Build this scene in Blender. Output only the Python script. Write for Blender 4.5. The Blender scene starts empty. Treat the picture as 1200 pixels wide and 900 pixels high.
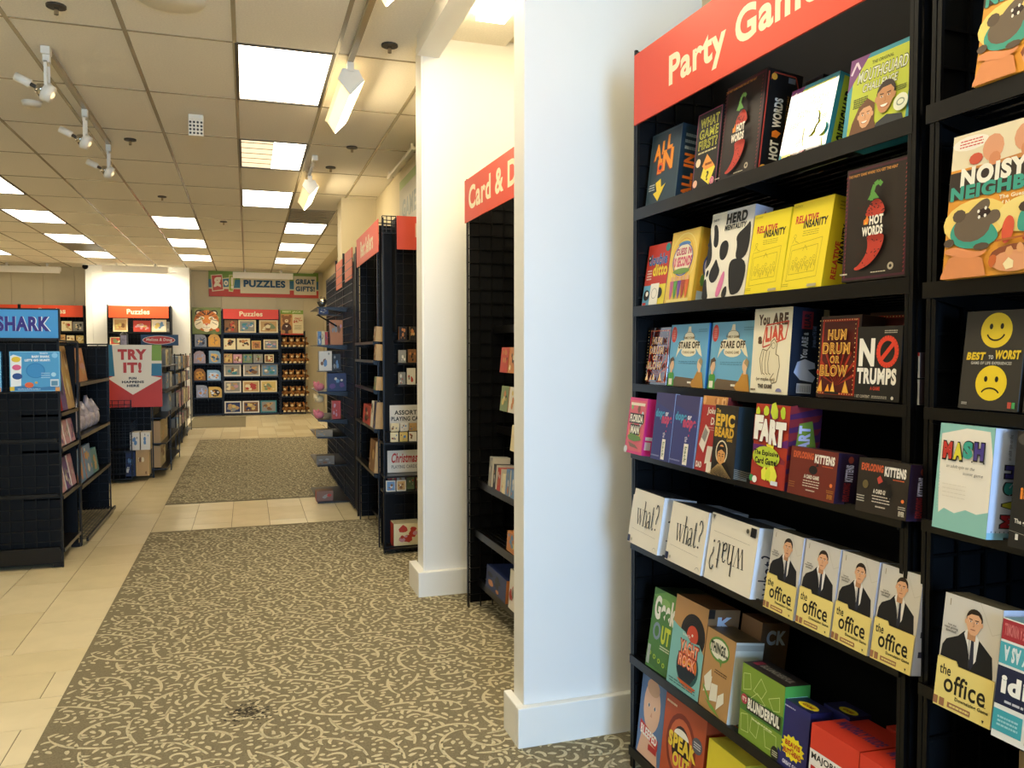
import bpy, math, random
from mathutils import Matrix, Vector
rnd = random.Random(7)
C = bpy.context.scene.collection
R = math.radians
# ---------------------------------------------------------------- camera, world, light, exposure
cd = bpy.data.cameras.new('camera'); cam = bpy.data.objects.new('camera', cd); C.objects.link(cam)
cam.location = (0, 0, 1.48)
cam.rotation_euler = (R(90 - 2.33), 0, R(-18.1))
cd.sensor_fit = 'HORIZONTAL'; cd.sensor_width = 36; cd.lens = 36 * 948 / 1200; cd.clip_start = .05; cd.clip_end = 100
bpy.context.scene.camera = cam
vs = bpy.context.scene.view_settings
vs.view_transform = 'Standard'; vs.look = 'None'; vs.gamma = 1; vs.use_curve_mapping = False; vs.exposure = 0.0
W = bpy.data.worlds.new('world'); bpy.context.scene.world = W; W.use_nodes = True
W.node_tree.nodes['Background'].inputs[0].default_value = (.62, .76, 1, 1)
W.node_tree.nodes['Background'].inputs[1].default_value = 1.0
PANEL = 9.0; WASH = 30.0
def area(name, loc, rot, sx, sy, e, col):
    l = bpy.data.lights.new(name, 'AREA'); l.shape = 'RECTANGLE'; l.size = sx; l.size_y = sy; l.energy = e; l.color = col
    o = bpy.data.objects.new(name, l); C.objects.link(o); o.location = loc; o.rotation_euler = rot; return o
# daylight coming in at the shop entrance behind the camera
area('daylight', (.45, -5.2, 1.5), (R(90), 0, 0), 1.7, 2.4, 430, (.38, .64, 1))

# ---------------------------------------------------------------- helpers
def lin(c):
    if isinstance(c, str):
        c = [int(c[i:i+2], 16) / 255 for i in (0, 2, 4)]
        c = [x / 12.92 if x <= .04045 else ((x + .055) / 1.055) ** 2.4 for x in c]
    return (c[0], c[1], c[2], 1)
def mat(name, col, rough=.6, metal=0., var=.08, scale=30., bump=0., spec=.5, emit=None, es=0.):
    m = bpy.data.materials.new(name); m.use_nodes = True; n = m.node_tree.nodes; L = m.node_tree.links
    b = n['Principled BSDF']; c = lin(col)
    b.inputs['Roughness'].default_value = rough; b.inputs['Metallic'].default_value = metal
    b.inputs['Specular IOR Level'].default_value = spec
    tc = n.new('ShaderNodeTexCoord'); nz = n.new('ShaderNodeTexNoise'); nz.inputs['Scale'].default_value = scale
    nz.inputs['Detail'].default_value = 3; L.new(tc.outputs['Object'], nz.inputs['Vector'])
    r = n.new('ShaderNodeValToRGB'); r.color_ramp.elements[0].position = .3; r.color_ramp.elements[1].position = .7
    r.color_ramp.elements[0].color = tuple(x * (1 - var) for x in c[:3]) + (1,)
    r.color_ramp.elements[1].color = tuple(min(1, x * (1 + var)) for x in c[:3]) + (1,)
    L.new(nz.outputs['Fac'], r.inputs['Fac']); L.new(r.outputs['Color'], b.inputs['Base Color'])
    if bump:
        bp = n.new('ShaderNodeBump'); bp.inputs['Strength'].default_value = bump; bp.inputs['Distance'].default_value = .003
        L.new(nz.outputs['Fac'], bp.inputs['Height']); L.new(bp.outputs['Normal'], b.inputs['Normal'])
    if emit:
        b.inputs['Emission Color'].default_value = lin(emit); b.inputs['Emission Strength'].default_value = es
    return m
def print_mat(name, rough, spec=.5):
    m = bpy.data.materials.new(name); m.use_nodes = True; n = m.node_tree.nodes; L = m.node_tree.links
    b = n['Principled BSDF']; b.inputs['Roughness'].default_value = rough; b.inputs['Specular IOR Level'].default_value = spec
    a = n.new('ShaderNodeAttribute'); a.attribute_name = 'Col'; L.new(a.outputs['Color'], b.inputs['Base Color'])
    tc = n.new('ShaderNodeTexCoord'); nz = n.new('ShaderNodeTexNoise'); nz.inputs['Scale'].default_value = 40
    L.new(tc.outputs['Object'], nz.inputs['Vector'])
    bp = n.new('ShaderNodeBump'); bp.inputs['Strength'].default_value = .04; bp.inputs['Distance'].default_value = .002
    L.new(nz.outputs['Fac'], bp.inputs['Height']); L.new(bp.outputs['Normal'], b.inputs['Normal'])
    return m
M = {}
M['print'] = print_mat('printed_card', .42, .35)
M['gloss'] = print_mat('glossy_print', .07, 1.0); M['gloss'].node_tree.nodes['Principled BSDF'].inputs['Coat Weight'].default_value = 1; M['gloss'].node_tree.nodes['Principled BSDF'].inputs['Coat IOR'].default_value = 1.8
M['matte'] = print_mat('matte_print', .7, .3)
M['wall'] = mat('cream_wall_paint', 'D0C4A4', .7, var=.02, scale=4)
M['white'] = mat('white_wall_paint', 'EAE9E4', .5, var=.01, scale=3)
M['base'] = mat('white_gloss_paint', 'F0EEE6', .35, var=.01, scale=3)
M['tilec'] = mat('ceiling_tile_board', 'F2EAD8', .85, var=.05, scale=90, bump=.3)
M['tbar'] = mat('ceiling_grid_metal', 'A99C80', .22, var=.02)
M['black'] = mat('black_panel', '08090B', .55, var=.25, scale=12, spec=.15)
M['blackm'] = mat('black_metal', '060606', .35, var=.2, scale=40, spec=.3)
M['lip'] = mat('black_shelf_metal', '0A0908', .3, var=.3, scale=15, spec=.35)
M['whitem'] = mat('white_metal', 'F0EBDD', .4, var=.02)
M['dark'] = mat('dark_metal', '3A352C', .45, var=.1)
M['ftile'] = mat('cream_floor_tile', 'DECFA6', .22, var=.05, scale=5, spec=.5)
M['ftile2'] = mat('cream_floor_tile_light', 'E3D5AE', .25, var=.04, scale=6, spec=.5)
M['carpet'] = mat('taupe_carpet', '7C735C', .95, var=.22, scale=140, bump=.6, spec=.1)
M['scroll'] = mat('light_carpet_scroll', 'C4BA9A', .95, var=.14, scale=160, bump=.5, spec=.1)
M['lens'] = mat('lit_diffuser', 'FFFFFF', .5, emit=(1, .87, .66), es=PANEL)
M['lens2'] = mat('lit_diffuser_dim', 'FFF2D8', .5, emit=(1, .80, .52), es=1.1)
M['tube'] = mat('lit_tube_lens', 'FFFFFF', .5, emit=(1, .82, .52), es=WASH)
M['bright'] = mat('bright_bar_lens', 'FFFFFF', .5, emit=(1, .90, .66), es=170)
M['grout'] = mat('brown_grout', '5E5340', .9, var=.1)
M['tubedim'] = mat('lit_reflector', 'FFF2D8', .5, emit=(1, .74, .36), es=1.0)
M['fur'] = mat('brown_plush', '9A6834', .95, var=.3, scale=200, bump=.8)
M['furl'] = mat('cream_plush', 'EAD4A4', .95, var=.2, scale=200, bump=.8)
M['pink'] = mat('pink_plush', 'DE8490', .95, var=.2, scale=200, bump=.8)
M['plastic'] = mat('clear_plastic_bag', 'B9B0B8', .12, var=.35, scale=18, spec=.9)
M['chrome'] = mat('silver_foil', 'B8AE9A', .15, metal=.9, var=.3, scale=20)
# floor base with a tile joint pattern for the parts too far to be laid tile by tile
mb = mat('floor_tile_field', 'DDD2B4', .3, var=.03, scale=5); M['fbase'] = mb
n = mb.node_tree.nodes; L = mb.node_tree.links
br = n.new('ShaderNodeTexBrick'); br.inputs['Color1'].default_value = lin('E1D7BA'); br.inputs['Color2'].default_value = lin('DACFB0')
br.inputs['Mortar'].default_value = lin('6E6248'); br.inputs['Scale'].default_value = 1; br.inputs['Mortar Size'].default_value = .003
br.inputs['Brick Width'].default_value = .61; br.inputs['Row Height'].default_value = .312
tc = n.new('ShaderNodeTexCoord'); mp = n.new('ShaderNodeMapping'); mp.inputs['Rotation'].default_value = (0, 0, R(90))
L.new(tc.outputs['Object'], mp.inputs['Vector']); L.new(mp.outputs['Vector'], br.inputs['Vector'])
L.new(br.outputs['Color'], n['Principled BSDF'].inputs['Base Color'])

class G:
    """mesh collector: boxes, tubes, quads; optional vertex colours"""
    def __init__(s): s.v = []; s.f = []; s.c = []
    def quad(s, a, b, c, d, col=None):
        i = len(s.v); s.v += [a, b, c, d]; s.f.append((i, i+1, i+2, i+3)); s.c.append(col)
    def poly(s, pts, col=None):
        i = len(s.v); s.v += pts; s.f.append(tuple(range(i, i+len(pts)))); s.c.append(col)
    def box(s, x0, y0, z0, x1, y1, z1, col=None, cols=None):
        i = len(s.v)
        s.v += [(x0,y0,z0),(x1,y0,z0),(x1,y1,z0),(x0,y1,z0),(x0,y0,z1),(x1,y0,z1),(x1,y1,z1),(x0,y1,z1)]
        for k, q in enumerate(((0,3,2,1),(4,5,6,7),(0,1,5,4),(1,2,6,5),(2,3,7,6),(3,0,4,7))):
            s.f.append(tuple(i+j for j in q)); s.c.append(cols[k] if cols else col)
        return s
    def tube(s, a, b, r, n=6, r2=None, cap=True):
        a = Vector(a); b = Vector(b); d = (b - a).normalized(); r2 = r if r2 is None else r2
        u = d.orthogonal().normalized(); w = d.cross(u); i = len(s.v)
        for k in range(n):
            t = 2*math.pi*k/n; e = u*math.cos(t) + w*math.sin(t); s.v += [tuple(a+e*r), tuple(b+e*r2)]
        for k in range(n):
            j = (k+1) % n; s.f.append((i+2*k, i+2*j, i+2*j+1, i+2*k+1)); s.c.append(None)
        if cap:
            s.f.append(tuple(i+2*k for k in range(n))[::-1]); s.c.append(None)
            s.f.append(tuple(i+2*k+1 for k in range(n))); s.c.append(None)
        return s
    def ball(s, c, rx, ry=None, rz=None, n=10, m=7):
        ry = ry or rx; rz = rz or rx; i = len(s.v)
        for a in range(m+1):
            th = math.pi*a/m
            for b in range(n):
                ph = 2*math.pi*b/n
                s.v.append((c[0]+rx*math.sin(th)*math.cos(ph), c[1]+ry*math.sin(th)*math.sin(ph), c[2]+rz*math.cos(th)))
        for a in range(m):
            for b in range(n):
                s.f.append((i+a*n+b, i+(a+1)*n+b, i+(a+1)*n+(b+1) % n, i+a*n+(b+1) % n)); s.c.append(None)
        return s
    def mesh(s, name, m, smooth=False, bevel=0):
        me = bpy.data.meshes.new(name); me.from_pydata([tuple(q) for q in s.v], [], s.f)
        me.materials.append(m)
        if any(c is not None for c in s.c):
            at = me.color_attributes.new('Col', 'FLOAT_COLOR', 'CORNER'); buf = []
            for f, c in zip(s.f, s.c):
                c = lin(c) if c is not None else (.5, .5, .5, 1); buf += list(c) * len(f)
            at.data.foreach_set('color', buf)
        if smooth: me.polygons.foreach_set('use_smooth', [True]*len(me.polygons))
        me.update(); return me
    def obj(s, name, m, parent=None, smooth=False, loc=None, bevel=0):
        return link(name, s.mesh(name, m, smooth), parent, loc, bevel=bevel)
def link(name, me, parent=None, loc=None, rot=None, bevel=0):
    o = bpy.data.objects.new(name, me); C.objects.link(o)
    if parent: o.parent = parent
    if loc: o.location = loc
    if rot: o.rotation_euler = rot
    if bevel:
        b = o.modifiers.new('bevel', 'BEVEL'); b.width = bevel; b.segments = 2; b.limit_method = 'ANGLE'
    return o
def tag(o, label, cat, group=None):
    o['label'] = label; o['category'] = cat
    if group: o['group'] = group
    return o
def thing(name, label, cat, loc=(0, 0, 0), rz=0, group=None):
    o = link(name, None, None, loc, (0, 0, rz)); return tag(o, label, cat, group)
def struct(name, g, m, parent=None, bevel=0):
    o = g.obj(name, m, parent, bevel=bevel)
    if not parent: o['kind'] = 'structure'
    return o
# ---- text outlines
TC = {}
def glyphs(s, bold=.02, shear=0.):
    if len(s) > 1: bold = min(bold, .055)
    k = (s, bold, shear)
    if k not in TC:
        cu = bpy.data.curves.new('text', 'FONT'); cu.body = s; cu.offset = bold; cu.resolution_u = 2 if len(s) > 12 else 5; cu.shear = shear; cu.space_character = 1+2.4*max(0, bold)
        ob = bpy.data.objects.new('text', cu); me = ob.to_mesh()
        vs_ = [(v.co.x, v.co.y) for v in me.vertices]; fs = [tuple(p.vertices) for p in me.polygons]
        ob.to_mesh_clear(); bpy.data.objects.remove(ob); bpy.data.curves.remove(cu)
        xs = [v[0] for v in vs_]; ys = [v[1] for v in vs_]
        x0, x1, y0, y1 = min(xs), max(xs), min(ys), max(ys)
        TC[k] = ([((x-x0)/(x1-x0), (y-y0)/(y1-y0)) for x, y in vs_], fs)
    return TC[k]
class Cv:
    """a printed face w x h: flat coloured shapes in 0..1 coordinates, stacked a hair apart"""
    def __init__(s, w, h, step=.00012): s.w = w; s.h = h; s.g = G(); s.k = 1; s.step = step
    def P(s, u, v): return (u*s.w, -s.k*s.step - .0002, v*s.h)
    def poly(s, pts, col): s.g.poly([s.P(u, v) for u, v in pts], col); s.k += 1
    def sp(s, pts, col):
        for _ in range(2):
            q = []
            for k in range(len(pts)):
                a, b = pts[k], pts[(k+1) % len(pts)]; q += [(a[0]*.75+b[0]*.25, a[1]*.75+b[1]*.25), (a[0]*.25+b[0]*.75, a[1]*.25+b[1]*.75)]
            pts = q
        cx = sum(p[0] for p in pts)/len(pts); cy = sum(p[1] for p in pts)/len(pts)
        pts = [(cx+(x-cx)*1.12, cy+(y-cy)*1.12) for x, y in pts]
        s.poly([(min(1, max(0, x)), min(1, max(0, y))) for x, y in pts], col)
    def rect(s, x0, y0, x1, y1, col): s.poly([(x0, y0), (x1, y0), (x1, y1), (x0, y1)], col)
    def ell(s, cx, cy, rx, ry, col, n=20, a0=0, a1=360):
        s.poly([(cx+rx*math.cos(R(a0+(a1-a0)*k/n)), cy+ry*math.sin(R(a0+(a1-a0)*k/n))) for k in range(n if a1-a0 == 360 else n+1)], col)
    def circ(s, cx, cy, r, col, n=20): s.ell(cx, cy, r, r*s.w/s.h, col, n)
    def star(s, cx, cy, rx, ry, n, col, q=.8):
        s.poly([(cx+rx*(1 if k % 2 else q)*math.cos(math.pi*k/n), cy+ry*(1 if k % 2 else q)*math.sin(math.pi*k/n)) for k in range(2*n)], col)
    def line(s, pts, wd, col):
        for (a, b), (c, d) in zip(pts, pts[1:]):
            dx = (c-a)*s.w; dy = (d-b)*s.h; l = math.hypot(dx, dy) or 1; nx = -dy/l*wd/2/s.w; ny = dx/l*wd/2/s.h
            s.g.poly([s.P(a+nx, b+ny), s.P(a-nx, b-ny), s.P(c-nx, d-ny), s.P(c+nx, d+ny)], col)
        s.k += 1
    def ring(s, cx, cy, rx, ry, wd, col, n=22, a0=0, a1=360):
        s.line([(cx+rx*math.cos(R(a0+(a1-a0)*k/n)), cy+ry*math.sin(R(a0+(a1-a0)*k/n))) for k in range(n+1)], wd, col)
    def frame(s, m, wd, col):
        a = m; b = m*s.w/s.h; s.line([(a, b), (1-a, b), (1-a, 1-b), (a, 1-b), (a, b)], wd, col)
    def text(s, t, x0, y0, x1, y1, col, bold=.02, rot=0, shear=0., slope=0.):
        vv, ff = glyphs(t, bold, shear); i = len(s.g.v)
        for x, y in vv:
            if rot == 90: x, y = 1-y, x
            elif rot == -90: x, y = y, 1-x
            elif rot == 180: x, y = 1-x, 1-y
            s.g.v.append(s.P(x0+(x1-x0)*x, y0+(y1-y0)*y+slope*x))
        for f in ff: s.g.f.append(tuple(i+q for q in f)); s.g.c.append(col)
        s.k += 1
    def fuzz(s, x0, y0, x1, y1, rows, col, wd=.25):
        """rows of small print shown as word blocks"""
        for r in range(rows):
            y = y1-(r+.5)*(y1-y0)/rows; x = x0+rnd.random()*.05*(x1-x0); h = (y1-y0)/rows*wd
            while x < x1-.02*(x1-x0):
                l = (.06+.12*rnd.random())*(x1-x0); e = min(x+l, x1)
                s.g.poly([s.P(x, y-h), s.P(e, y-h), s.P(e, y+h), s.P(x, y+h)], col); x = e+.025*(x1-x0)
        s.k += 1
    def blobs(s, n, cols, r0=.04, r1=.14, x0=.05, y0=.05, x1=.95, y1=.95):
        for _ in range(n):
            r = r0+(r1-r0)*rnd.random(); cx = x0+r+(x1-x0-2*r)*rnd.random(); cy = y0+r+(y1-y0-2*r)*rnd.random(); k = rnd.randint(5, 9); ph = rnd.random()
            s.poly([(cx+r*(.65+.35*rnd.random())*math.cos(2*math.pi*(j+ph)/k), cy+r*(.65+.35*rnd.random())*math.sin(2*math.pi*(j+ph)/k)) for j in range(k)], rnd.choice(cols))
    def face(s, cx, cy, r, skin, hair, smile=True, suit=None):
        """a head: hair, face, eyes, nose, mouth; r = half width in u"""
        q = s.w/s.h
        s.ell(cx+.02*r, cy+.42*r*q, 1.04*r, 1.12*r*q, hair, 18)
        s.ell(cx-1.0*r, cy-.05*r*q, .16*r, .3*r*q, skin, 8); s.ell(cx+1.0*r, cy-.05*r*q, .16*r, .3*r*q, skin, 8)
        s.poly([(cx-.92*r, cy+.5*r*q), (cx-.9*r, cy-.4*r*q), (cx-.6*r, cy-1.1*r*q), (cx-.25*r, cy-1.42*r*q), (cx+.25*r, cy-1.42*r*q), (cx+.6*r, cy-1.1*r*q), (cx+.9*r, cy-.4*r*q), (cx+.92*r, cy+.5*r*q), (cx+.5*r, cy+.95*r*q), (cx-.4*r, cy+.9*r*q)], skin)
        for sx in (-1, 1):
            s.ell(cx+sx*.4*r, cy+.08*r*q, .17*r, .09*r*q, 'F2E8DC', 8); s.ell(cx+sx*.4*r, cy+.08*r*q, .08*r, .09*r*q, '2A1C14', 8)
            s.line([(cx+sx*.18*r, cy+.3*r*q), (cx+sx*.62*r, cy+.34*r*q)], .09*r*s.w, hair)
        s.line([(cx, cy+.05*r*q), (cx+.1*r, cy-.4*r*q), (cx-.08*r, cy-.42*r*q)], .06*r*s.w, 'A8704E')
        if smile: s.ell(cx, cy-.68*r*q, .42*r, .26*r*q, 'F4EEE6', 12, 180, 360); s.ring(cx, cy-.66*r*q, .44*r, .28*r*q, .05*r*s.w, '9A4A3C', 10, 180, 360)
        else: s.line([(cx-.3*r, cy-.8*r*q), (cx+.3*r, cy-.78*r*q)], .1*r*s.w, 'A06450')
    def obj(s, name, parent, side='front', d=0, dims=None, m=None):
        """side: front (y=0), side (x=+w/2 of the box), top, left"""
        me = s.g.mesh(name, M[m or 'print'])
        o = link(name, me, parent); W_, D_, H_ = dims
        if side == 'front': o.location = (-W_/2, 0, 0)
        elif side == 'side': o.location = (W_/2, 0, 0); o.rotation_euler = (0, 0, R(90))
        elif side == 'top': o.location = (-W_/2, 0, H_); o.rotation_euler = (R(-90), 0, 0)
        return o
def carton(name, w, h, d, cols, label, cat='game', group=None, m='print'):
    """a closed box; cols = (front, side, top)"""
    f, s_, t = cols; g = G(); e = .0012
    g.box(-w/2, 0, 0, w/2, d, h, cols=[f, t, f, s_, s_, s_])
    o = g.obj(name, M[m], bevel=.0012); return tag(o, label, cat, group)
def top_canvas(w, d): return Cv(w, d)

# ================================================================ THE SETTING
CE = 3.33
g = G(); g.box(-6.65, -5, -.06, 2.6, 20.3, -.004); floor = struct('floor', g, M['fbase'])
tm = {}
def tile(x0, y0, x1, y1, m=None):
    k = (round(x1-x0, 3), round(y1-y0, 3), rnd.random() < .5)
    if k not in tm:
        w, h = x1-x0-.004, y1-y0-.004; q = G(); q.box(-w/2, -h/2, -.004, w/2, h/2, 0)
        tm[k] = q.mesh('tile', M['ftile' if k[2] else 'ftile2'])
    link('tile', tm[k], floor, ((x0+x1)/2, (y0+y1)/2, rnd.uniform(-.0004, .0002)))
def field(x0, x1, y0, y1, off=0., px=.312, py=.61):
    G().box(x0, y0, -.0045, x1, y1, -.0032).obj('grout_bed', M['grout'], floor)
    k = 0; x = x0
    while x < x1-.02:
        xe = min(x+px, x1); y = y0-((off+.305*(k % 2)) % py)
        while y < y1-.01:
            a = max(y, y0); b = min(y+py, y1)
            if b-a > .03: tile(x, a, xe, b)
            y += py
        x = xe; k += 1
field(-1.734, -1.11, 4.45, 13.6, .22)
field(-1.11, -.77, 4.45, 16.5, .14, .34)
G().box(-1.74, 2.35, -.0045, -.77, 4.45, -.0032).obj('grout_bed', M['grout'], floor)
for j in range(7):
    y = 4.45-.3*(j+1); xs = -1.72+(.25 if j % 2 else -.05)
    while xs < -.78: tile(max(xs, -1.74), y, min(xs+.61, -.77), y+.3); xs += .61
field(-.77, 1.12, 7.11, 8.38, .06)
field(-.77, 1.43, 14.32, 16.6, .2)
field(-.05, 1.4, 16.6, 19.6, .1)
# carpets
def carpet(label_, x0, y0, x1, y1):
    g = G(); g.box(x0, y0, -.003, x1, y1, .006); o = struct(label_, g, M['carpet']); return o
carp1 = carpet('carpet_near', -.77, -4.9, 2.5, 7.11)
carp2 = carpet('carpet_middle', -.77, 8.38, 1.6, 14.32)
carp3 = carpet('carpet_far', -1.14, 16.6, -.05, 19.3)
# scroll pattern: tapering curls, leaves and dots woven lighter than the ground; one repeat laid over the visible part
def scroll_tile(S=.9):
    N = 260; occ = [[0]*N for _ in range(N)]; shapes = []; rr = random.Random(3)
    def cells(x, y, r):
        a = int((x-r)/S*N); b = int((x+r)/S*N); c = int((y-r)/S*N); d = int((y+r)/S*N)
        return [(i % N, j % N) for i in range(a, b+1) for j in range(c, d+1)]
    def stroke(x, y, a, Ln, wd, n_, cu, tw, idn, gap, skip=0):
        pts = []
        for i in range(n_+1):
            t = i/n_; w = wd*(.3+.9*math.sin(math.pi*min(1, .12+t*.95))**.8)
            if i >= skip and not all(occ[p][q] in (0, idn) for p, q in cells(x, y, w/2+gap)): break
            pts.append((x, y, a, w/2)); a += cu*(1+tw*t*t)*Ln/n_; x += math.cos(a)*Ln/n_; y += math.sin(a)*Ln/n_
        return pts
    def commit(pts, idn):
        for p in pts:
            for i, j in cells(p[0], p[1], p[3]+.0005): occ[i][j] = idn
        shapes.append(('s', pts))
    idn = 0
    for kind, tries in (('big', 260), ('mid', 700), ('leaf', 1500), ('dot', 2500)):
        for _ in range(tries):
            idn += 1; x = rr.random()*S; y = rr.random()*S; a = rr.random()*6.28
            if kind == 'dot':
                r = rr.uniform(.006, .011)
                if all(occ[i][j] == 0 for i, j in cells(x, y, r+.002)):
                    for i, j in cells(x, y, r): occ[i][j] = idn
                    shapes.append([(x+r*1.25*math.cos(a+q*1.047), y+r*math.sin(a+q*1.047)) for q in range(6)])
                continue
            sg = rr.choice((-1, 1))
            if kind == 'big': pts = stroke(x, y, a, rr.uniform(.18, .38), .0125, 22, sg*rr.uniform(1.5, 7), rr.uniform(2, 5), idn, .0045)
            elif kind == 'mid': pts = stroke(x, y, a, rr.uniform(.06, .13), .0125, 9, sg*rr.uniform(12, 32), 1.5, idn, .003)
            else: pts = stroke(x, y, a, rr.uniform(.018, .04), .015, 4, sg*rr.uniform(0, 30), 0, idn, .002)
            if len(pts) < {'big': 10, 'mid': 5, 'leaf': 4}[kind]: continue
            commit(pts, idn)
            if kind == 'big':
                for k in range(3, len(pts)-1, 3):
                    p = pts[k]; s2 = 1 if (k//2) % 2 else -1
                    q = stroke(p[0], p[1], p[2]+s2*rr.uniform(.6, 1.1), rr.uniform(.025, .055), .013, 5, s2*rr.uniform(5, 28), .5, idn, .002, 2)
                    if len(q) > 3: commit(q, idn)
    return shapes
def carpet_pattern(parent, x0, y0, x1, y1, S=.9, keep=1.):
    g = G(); sh = SHP; ix = int(math.ceil((x1-x0)/S)); iy = int(math.ceil((y1-y0)/S)); z = .0068
    for i in range(ix):
        for j in range(iy):
            ox, oy = x0+i*S, y0+j*S
            for s in sh:
                if s[0] == 's':
                    p0 = s[1][0]
                    if not (x0 < ox+p0[0] < x1-.03 and y0 < oy+p0[1] < y1-.03): continue
                    if ox+p0[0] < x0+.12 and any(ox+q[0] < x0 for q in s[1]): continue
                    if any(oy+q[1] > y1 or ox+q[0] > x1 or oy+q[1] < y0 for q in s[1]): continue
                    b = len(g.v)
                    for (x, y, a, w) in s[1]:
                        nx, ny = -math.sin(a)*w, math.cos(a)*w
                        g.v += [(ox+x+nx, oy+y+ny, z), (ox+x-nx, oy+y-ny, z)]
                    for k in range(len(s[1])-1): g.f.append((b+2*k+1, b+2*k+3, b+2*k+2, b+2*k)); g.c.append(None)
                else:
                    if not all(x0 < ox+q[0] < x1 and y0 < oy+q[1] < y1 for q in s): continue
                    g.poly([(ox+x, oy+y, z) for x, y in s])
    o = g.obj('scroll_pattern', M['scroll'], parent); o['kind'] = 'stuff'
SHP = scroll_tile()
carpet_pattern(carp1, -.765, 2.2, 1.75, 7.1)
carpet_pattern(carp2, -.765, 8.39, 1.2, 14.3)
# a dark stain on the near carpet is its own worn patch: small flecks of dirt
g = G()
for _ in range(150):
    x = rnd.gauss(-.02, .045); y = rnd.gauss(3.42, .05); r = rnd.uniform(.002, .008)
    g.poly([(x+r*math.cos(q*1.26), y+r*math.sin(q*1.26), .0072) for q in range(5)])
o = g.obj('carpet_stain', mat('dark_stain', '3B3426', .95), carp1); o['kind'] = 'stuff'

# ceiling: slab above, grid, lay-in tiles
g = G(); g.box(-6.65, -5, CE+.03, 2.6, 20.3, CE+.15); ceil = struct('ceiling', g, M['wall'])
GX = [-.05+.6*k for k in range(-11, 3)] + [1.52]; Y0 = 5.2; PY = 1.155
GY = [Y0+PY*k for k in range(-9, 13)] + [20.0]
lights = set()
def ci(x): return min(range(len(GX)-1), key=lambda i: abs(GX[i]-x))
def ri(y): return min(range(len(GY)-1), key=lambda i: abs(GY[i]-y))
for x, ys in ((-.05, (5.2, 7.51, 9.82)), (.55, (12.13, 14.44, 16.75)), (-1.25, (12.13, 14.44, 16.75)), (-3.05, (5.2, 7.51, 9.82, 12.13, 14.44, 16.75)),
              (-4.85, (12.13, 14.44, 16.75)), (-.05, (2.89, .58, -1.73)), (-3.05, (2.89, .58, -1.73))):
    for y in ys: lights.add((ci(x), ri(y)))
vents = {(ci(.55), ri(10.975)), (ci(-3.05), ri(15.595))}
tmesh = {}
for i in range(len(GX)-1):
    for j in range(len(GY)-1):
        if (i, j) in lights or (i, j) in vents: continue
        k = (round(GX[i+1]-GX[i], 3), round(GY[j+1]-GY[j], 3))
        if k not in tmesh:
            q = G(); q.box(-k[0]/2+.006, -k[1]/2+.006, 0, k[0]/2-.006, k[1]/2-.006, .015); tmesh[k] = q.mesh('ceiling_tile', M['tilec'])
        link('ceiling_tile', tmesh[k], ceil, ((GX[i]+GX[i+1])/2, (GY[j]+GY[j+1])/2, CE))
for x in GX[:-1]:
    G().box(x-.012, GY[0], CE-.004, x+.012, 20, CE).obj('ceiling_runner', M['tbar'], ceil)
for y in GY[1:-1]:
    q = G()
    for i in range(len(GX)-1): q.box(GX[i]+.012, y-.009, CE-.003, GX[i+1]-.012, y+.009, CE)
    q.obj('ceiling_cross_bar', M['tbar'], ceil)
def troffer(i, j, label, dim=False):
    x0, x1, y0, y1 = GX[i], GX[i+1], GY[j], GY[j+1]; t = thing('ceiling_light', label, 'ceiling light', ((x0+x1)/2, (y0+y1)/2, CE), 0, 'ceiling light panels')
    w, h = (x1-x0)/2, (y1-y0)/2; a = .022; q = G()
    for b in ((-w, -h, w, -h+a), (-w, h-a, w, h), (-w, -h+a, -w+a, h-a), (w-a, -h+a, w, h-a)): q.box(b[0], b[1], -.006, b[2], b[3], .02)
    q.obj('light_frame', M['dark'], t)
    if dim:
        G().box(0, -h+a, .004, w-a, h-a, .008).obj('diffuser', M['lens'], t)
        G().box(-w+a, -h+a, .004, 0, h-a, .008).obj('diffuser', M['lens2'], t)['label'] = 'unlit half with visible louvre lines'
        for k in range(5): G().box(-w+a, -h+a+.2*k+.1, -.001, 0, -h+a+.2*k+.112, .003).obj('louvre', M['tbar'], t)
    else: G().box(-w+a, -h+a, .004, w-a, h-a, .008).obj('diffuser', M['lens'], t)
ordn = ['nearest', 'second', 'third', 'fourth', 'fifth', 'sixth', 'seventh', 'eighth', 'ninth', 'tenth']
cols_ = {}
for i, j in lights: cols_.setdefault(i, []).append(j)
colname = {ci(-.05): 'row along the carpet aisle', ci(.55): 'row over the far right aisle', ci(-1.25): 'row just left of the far aisle', ci(-3.05): 'left row above the low racks', ci(-4.85): 'far left row'}
for i, js in cols_.items():
    vis = sorted(j for j in js if GY[j] > 4.5); off = sorted(j for j in js if GY[j] <= 4.5)
    for k, j in enumerate(vis):
        dim = i == ci(-.05) and k == 1
        troffer(i, j, ('half lit ' if dim else 'bright white ')+'rectangular ceiling light, %s in the %s' % (ordn[k], colname[i]), dim)
    for k, j in enumerate(off):
        troffer(i, j, 'ceiling light behind the camera, %s from the entrance, %s' % (ordn[k], 'aisle row' if i == ci(-.05) else 'left row'))
for n_, (i, j) in enumerate(sorted(vents)):
    x, y = (GX[i]+GX[i+1])/2, (GY[j]+GY[j+1])/2; t = thing('ceiling_vent', ('louvred air vent in the ceiling at the far left', 'louvred air vent in the ceiling between the third and fourth lights')[n_], 'vent', (x, y, CE))
    G().box(-.3, -.57, .006, .3, .57, .02).obj('vent_plate', M['dark'], t)
    for k in range(8): G().box(-.28, -.54+.135*k, -.012, .28, -.54+.135*k+.06, .004).obj('vent_slat', M['tbar'], t)
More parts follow.
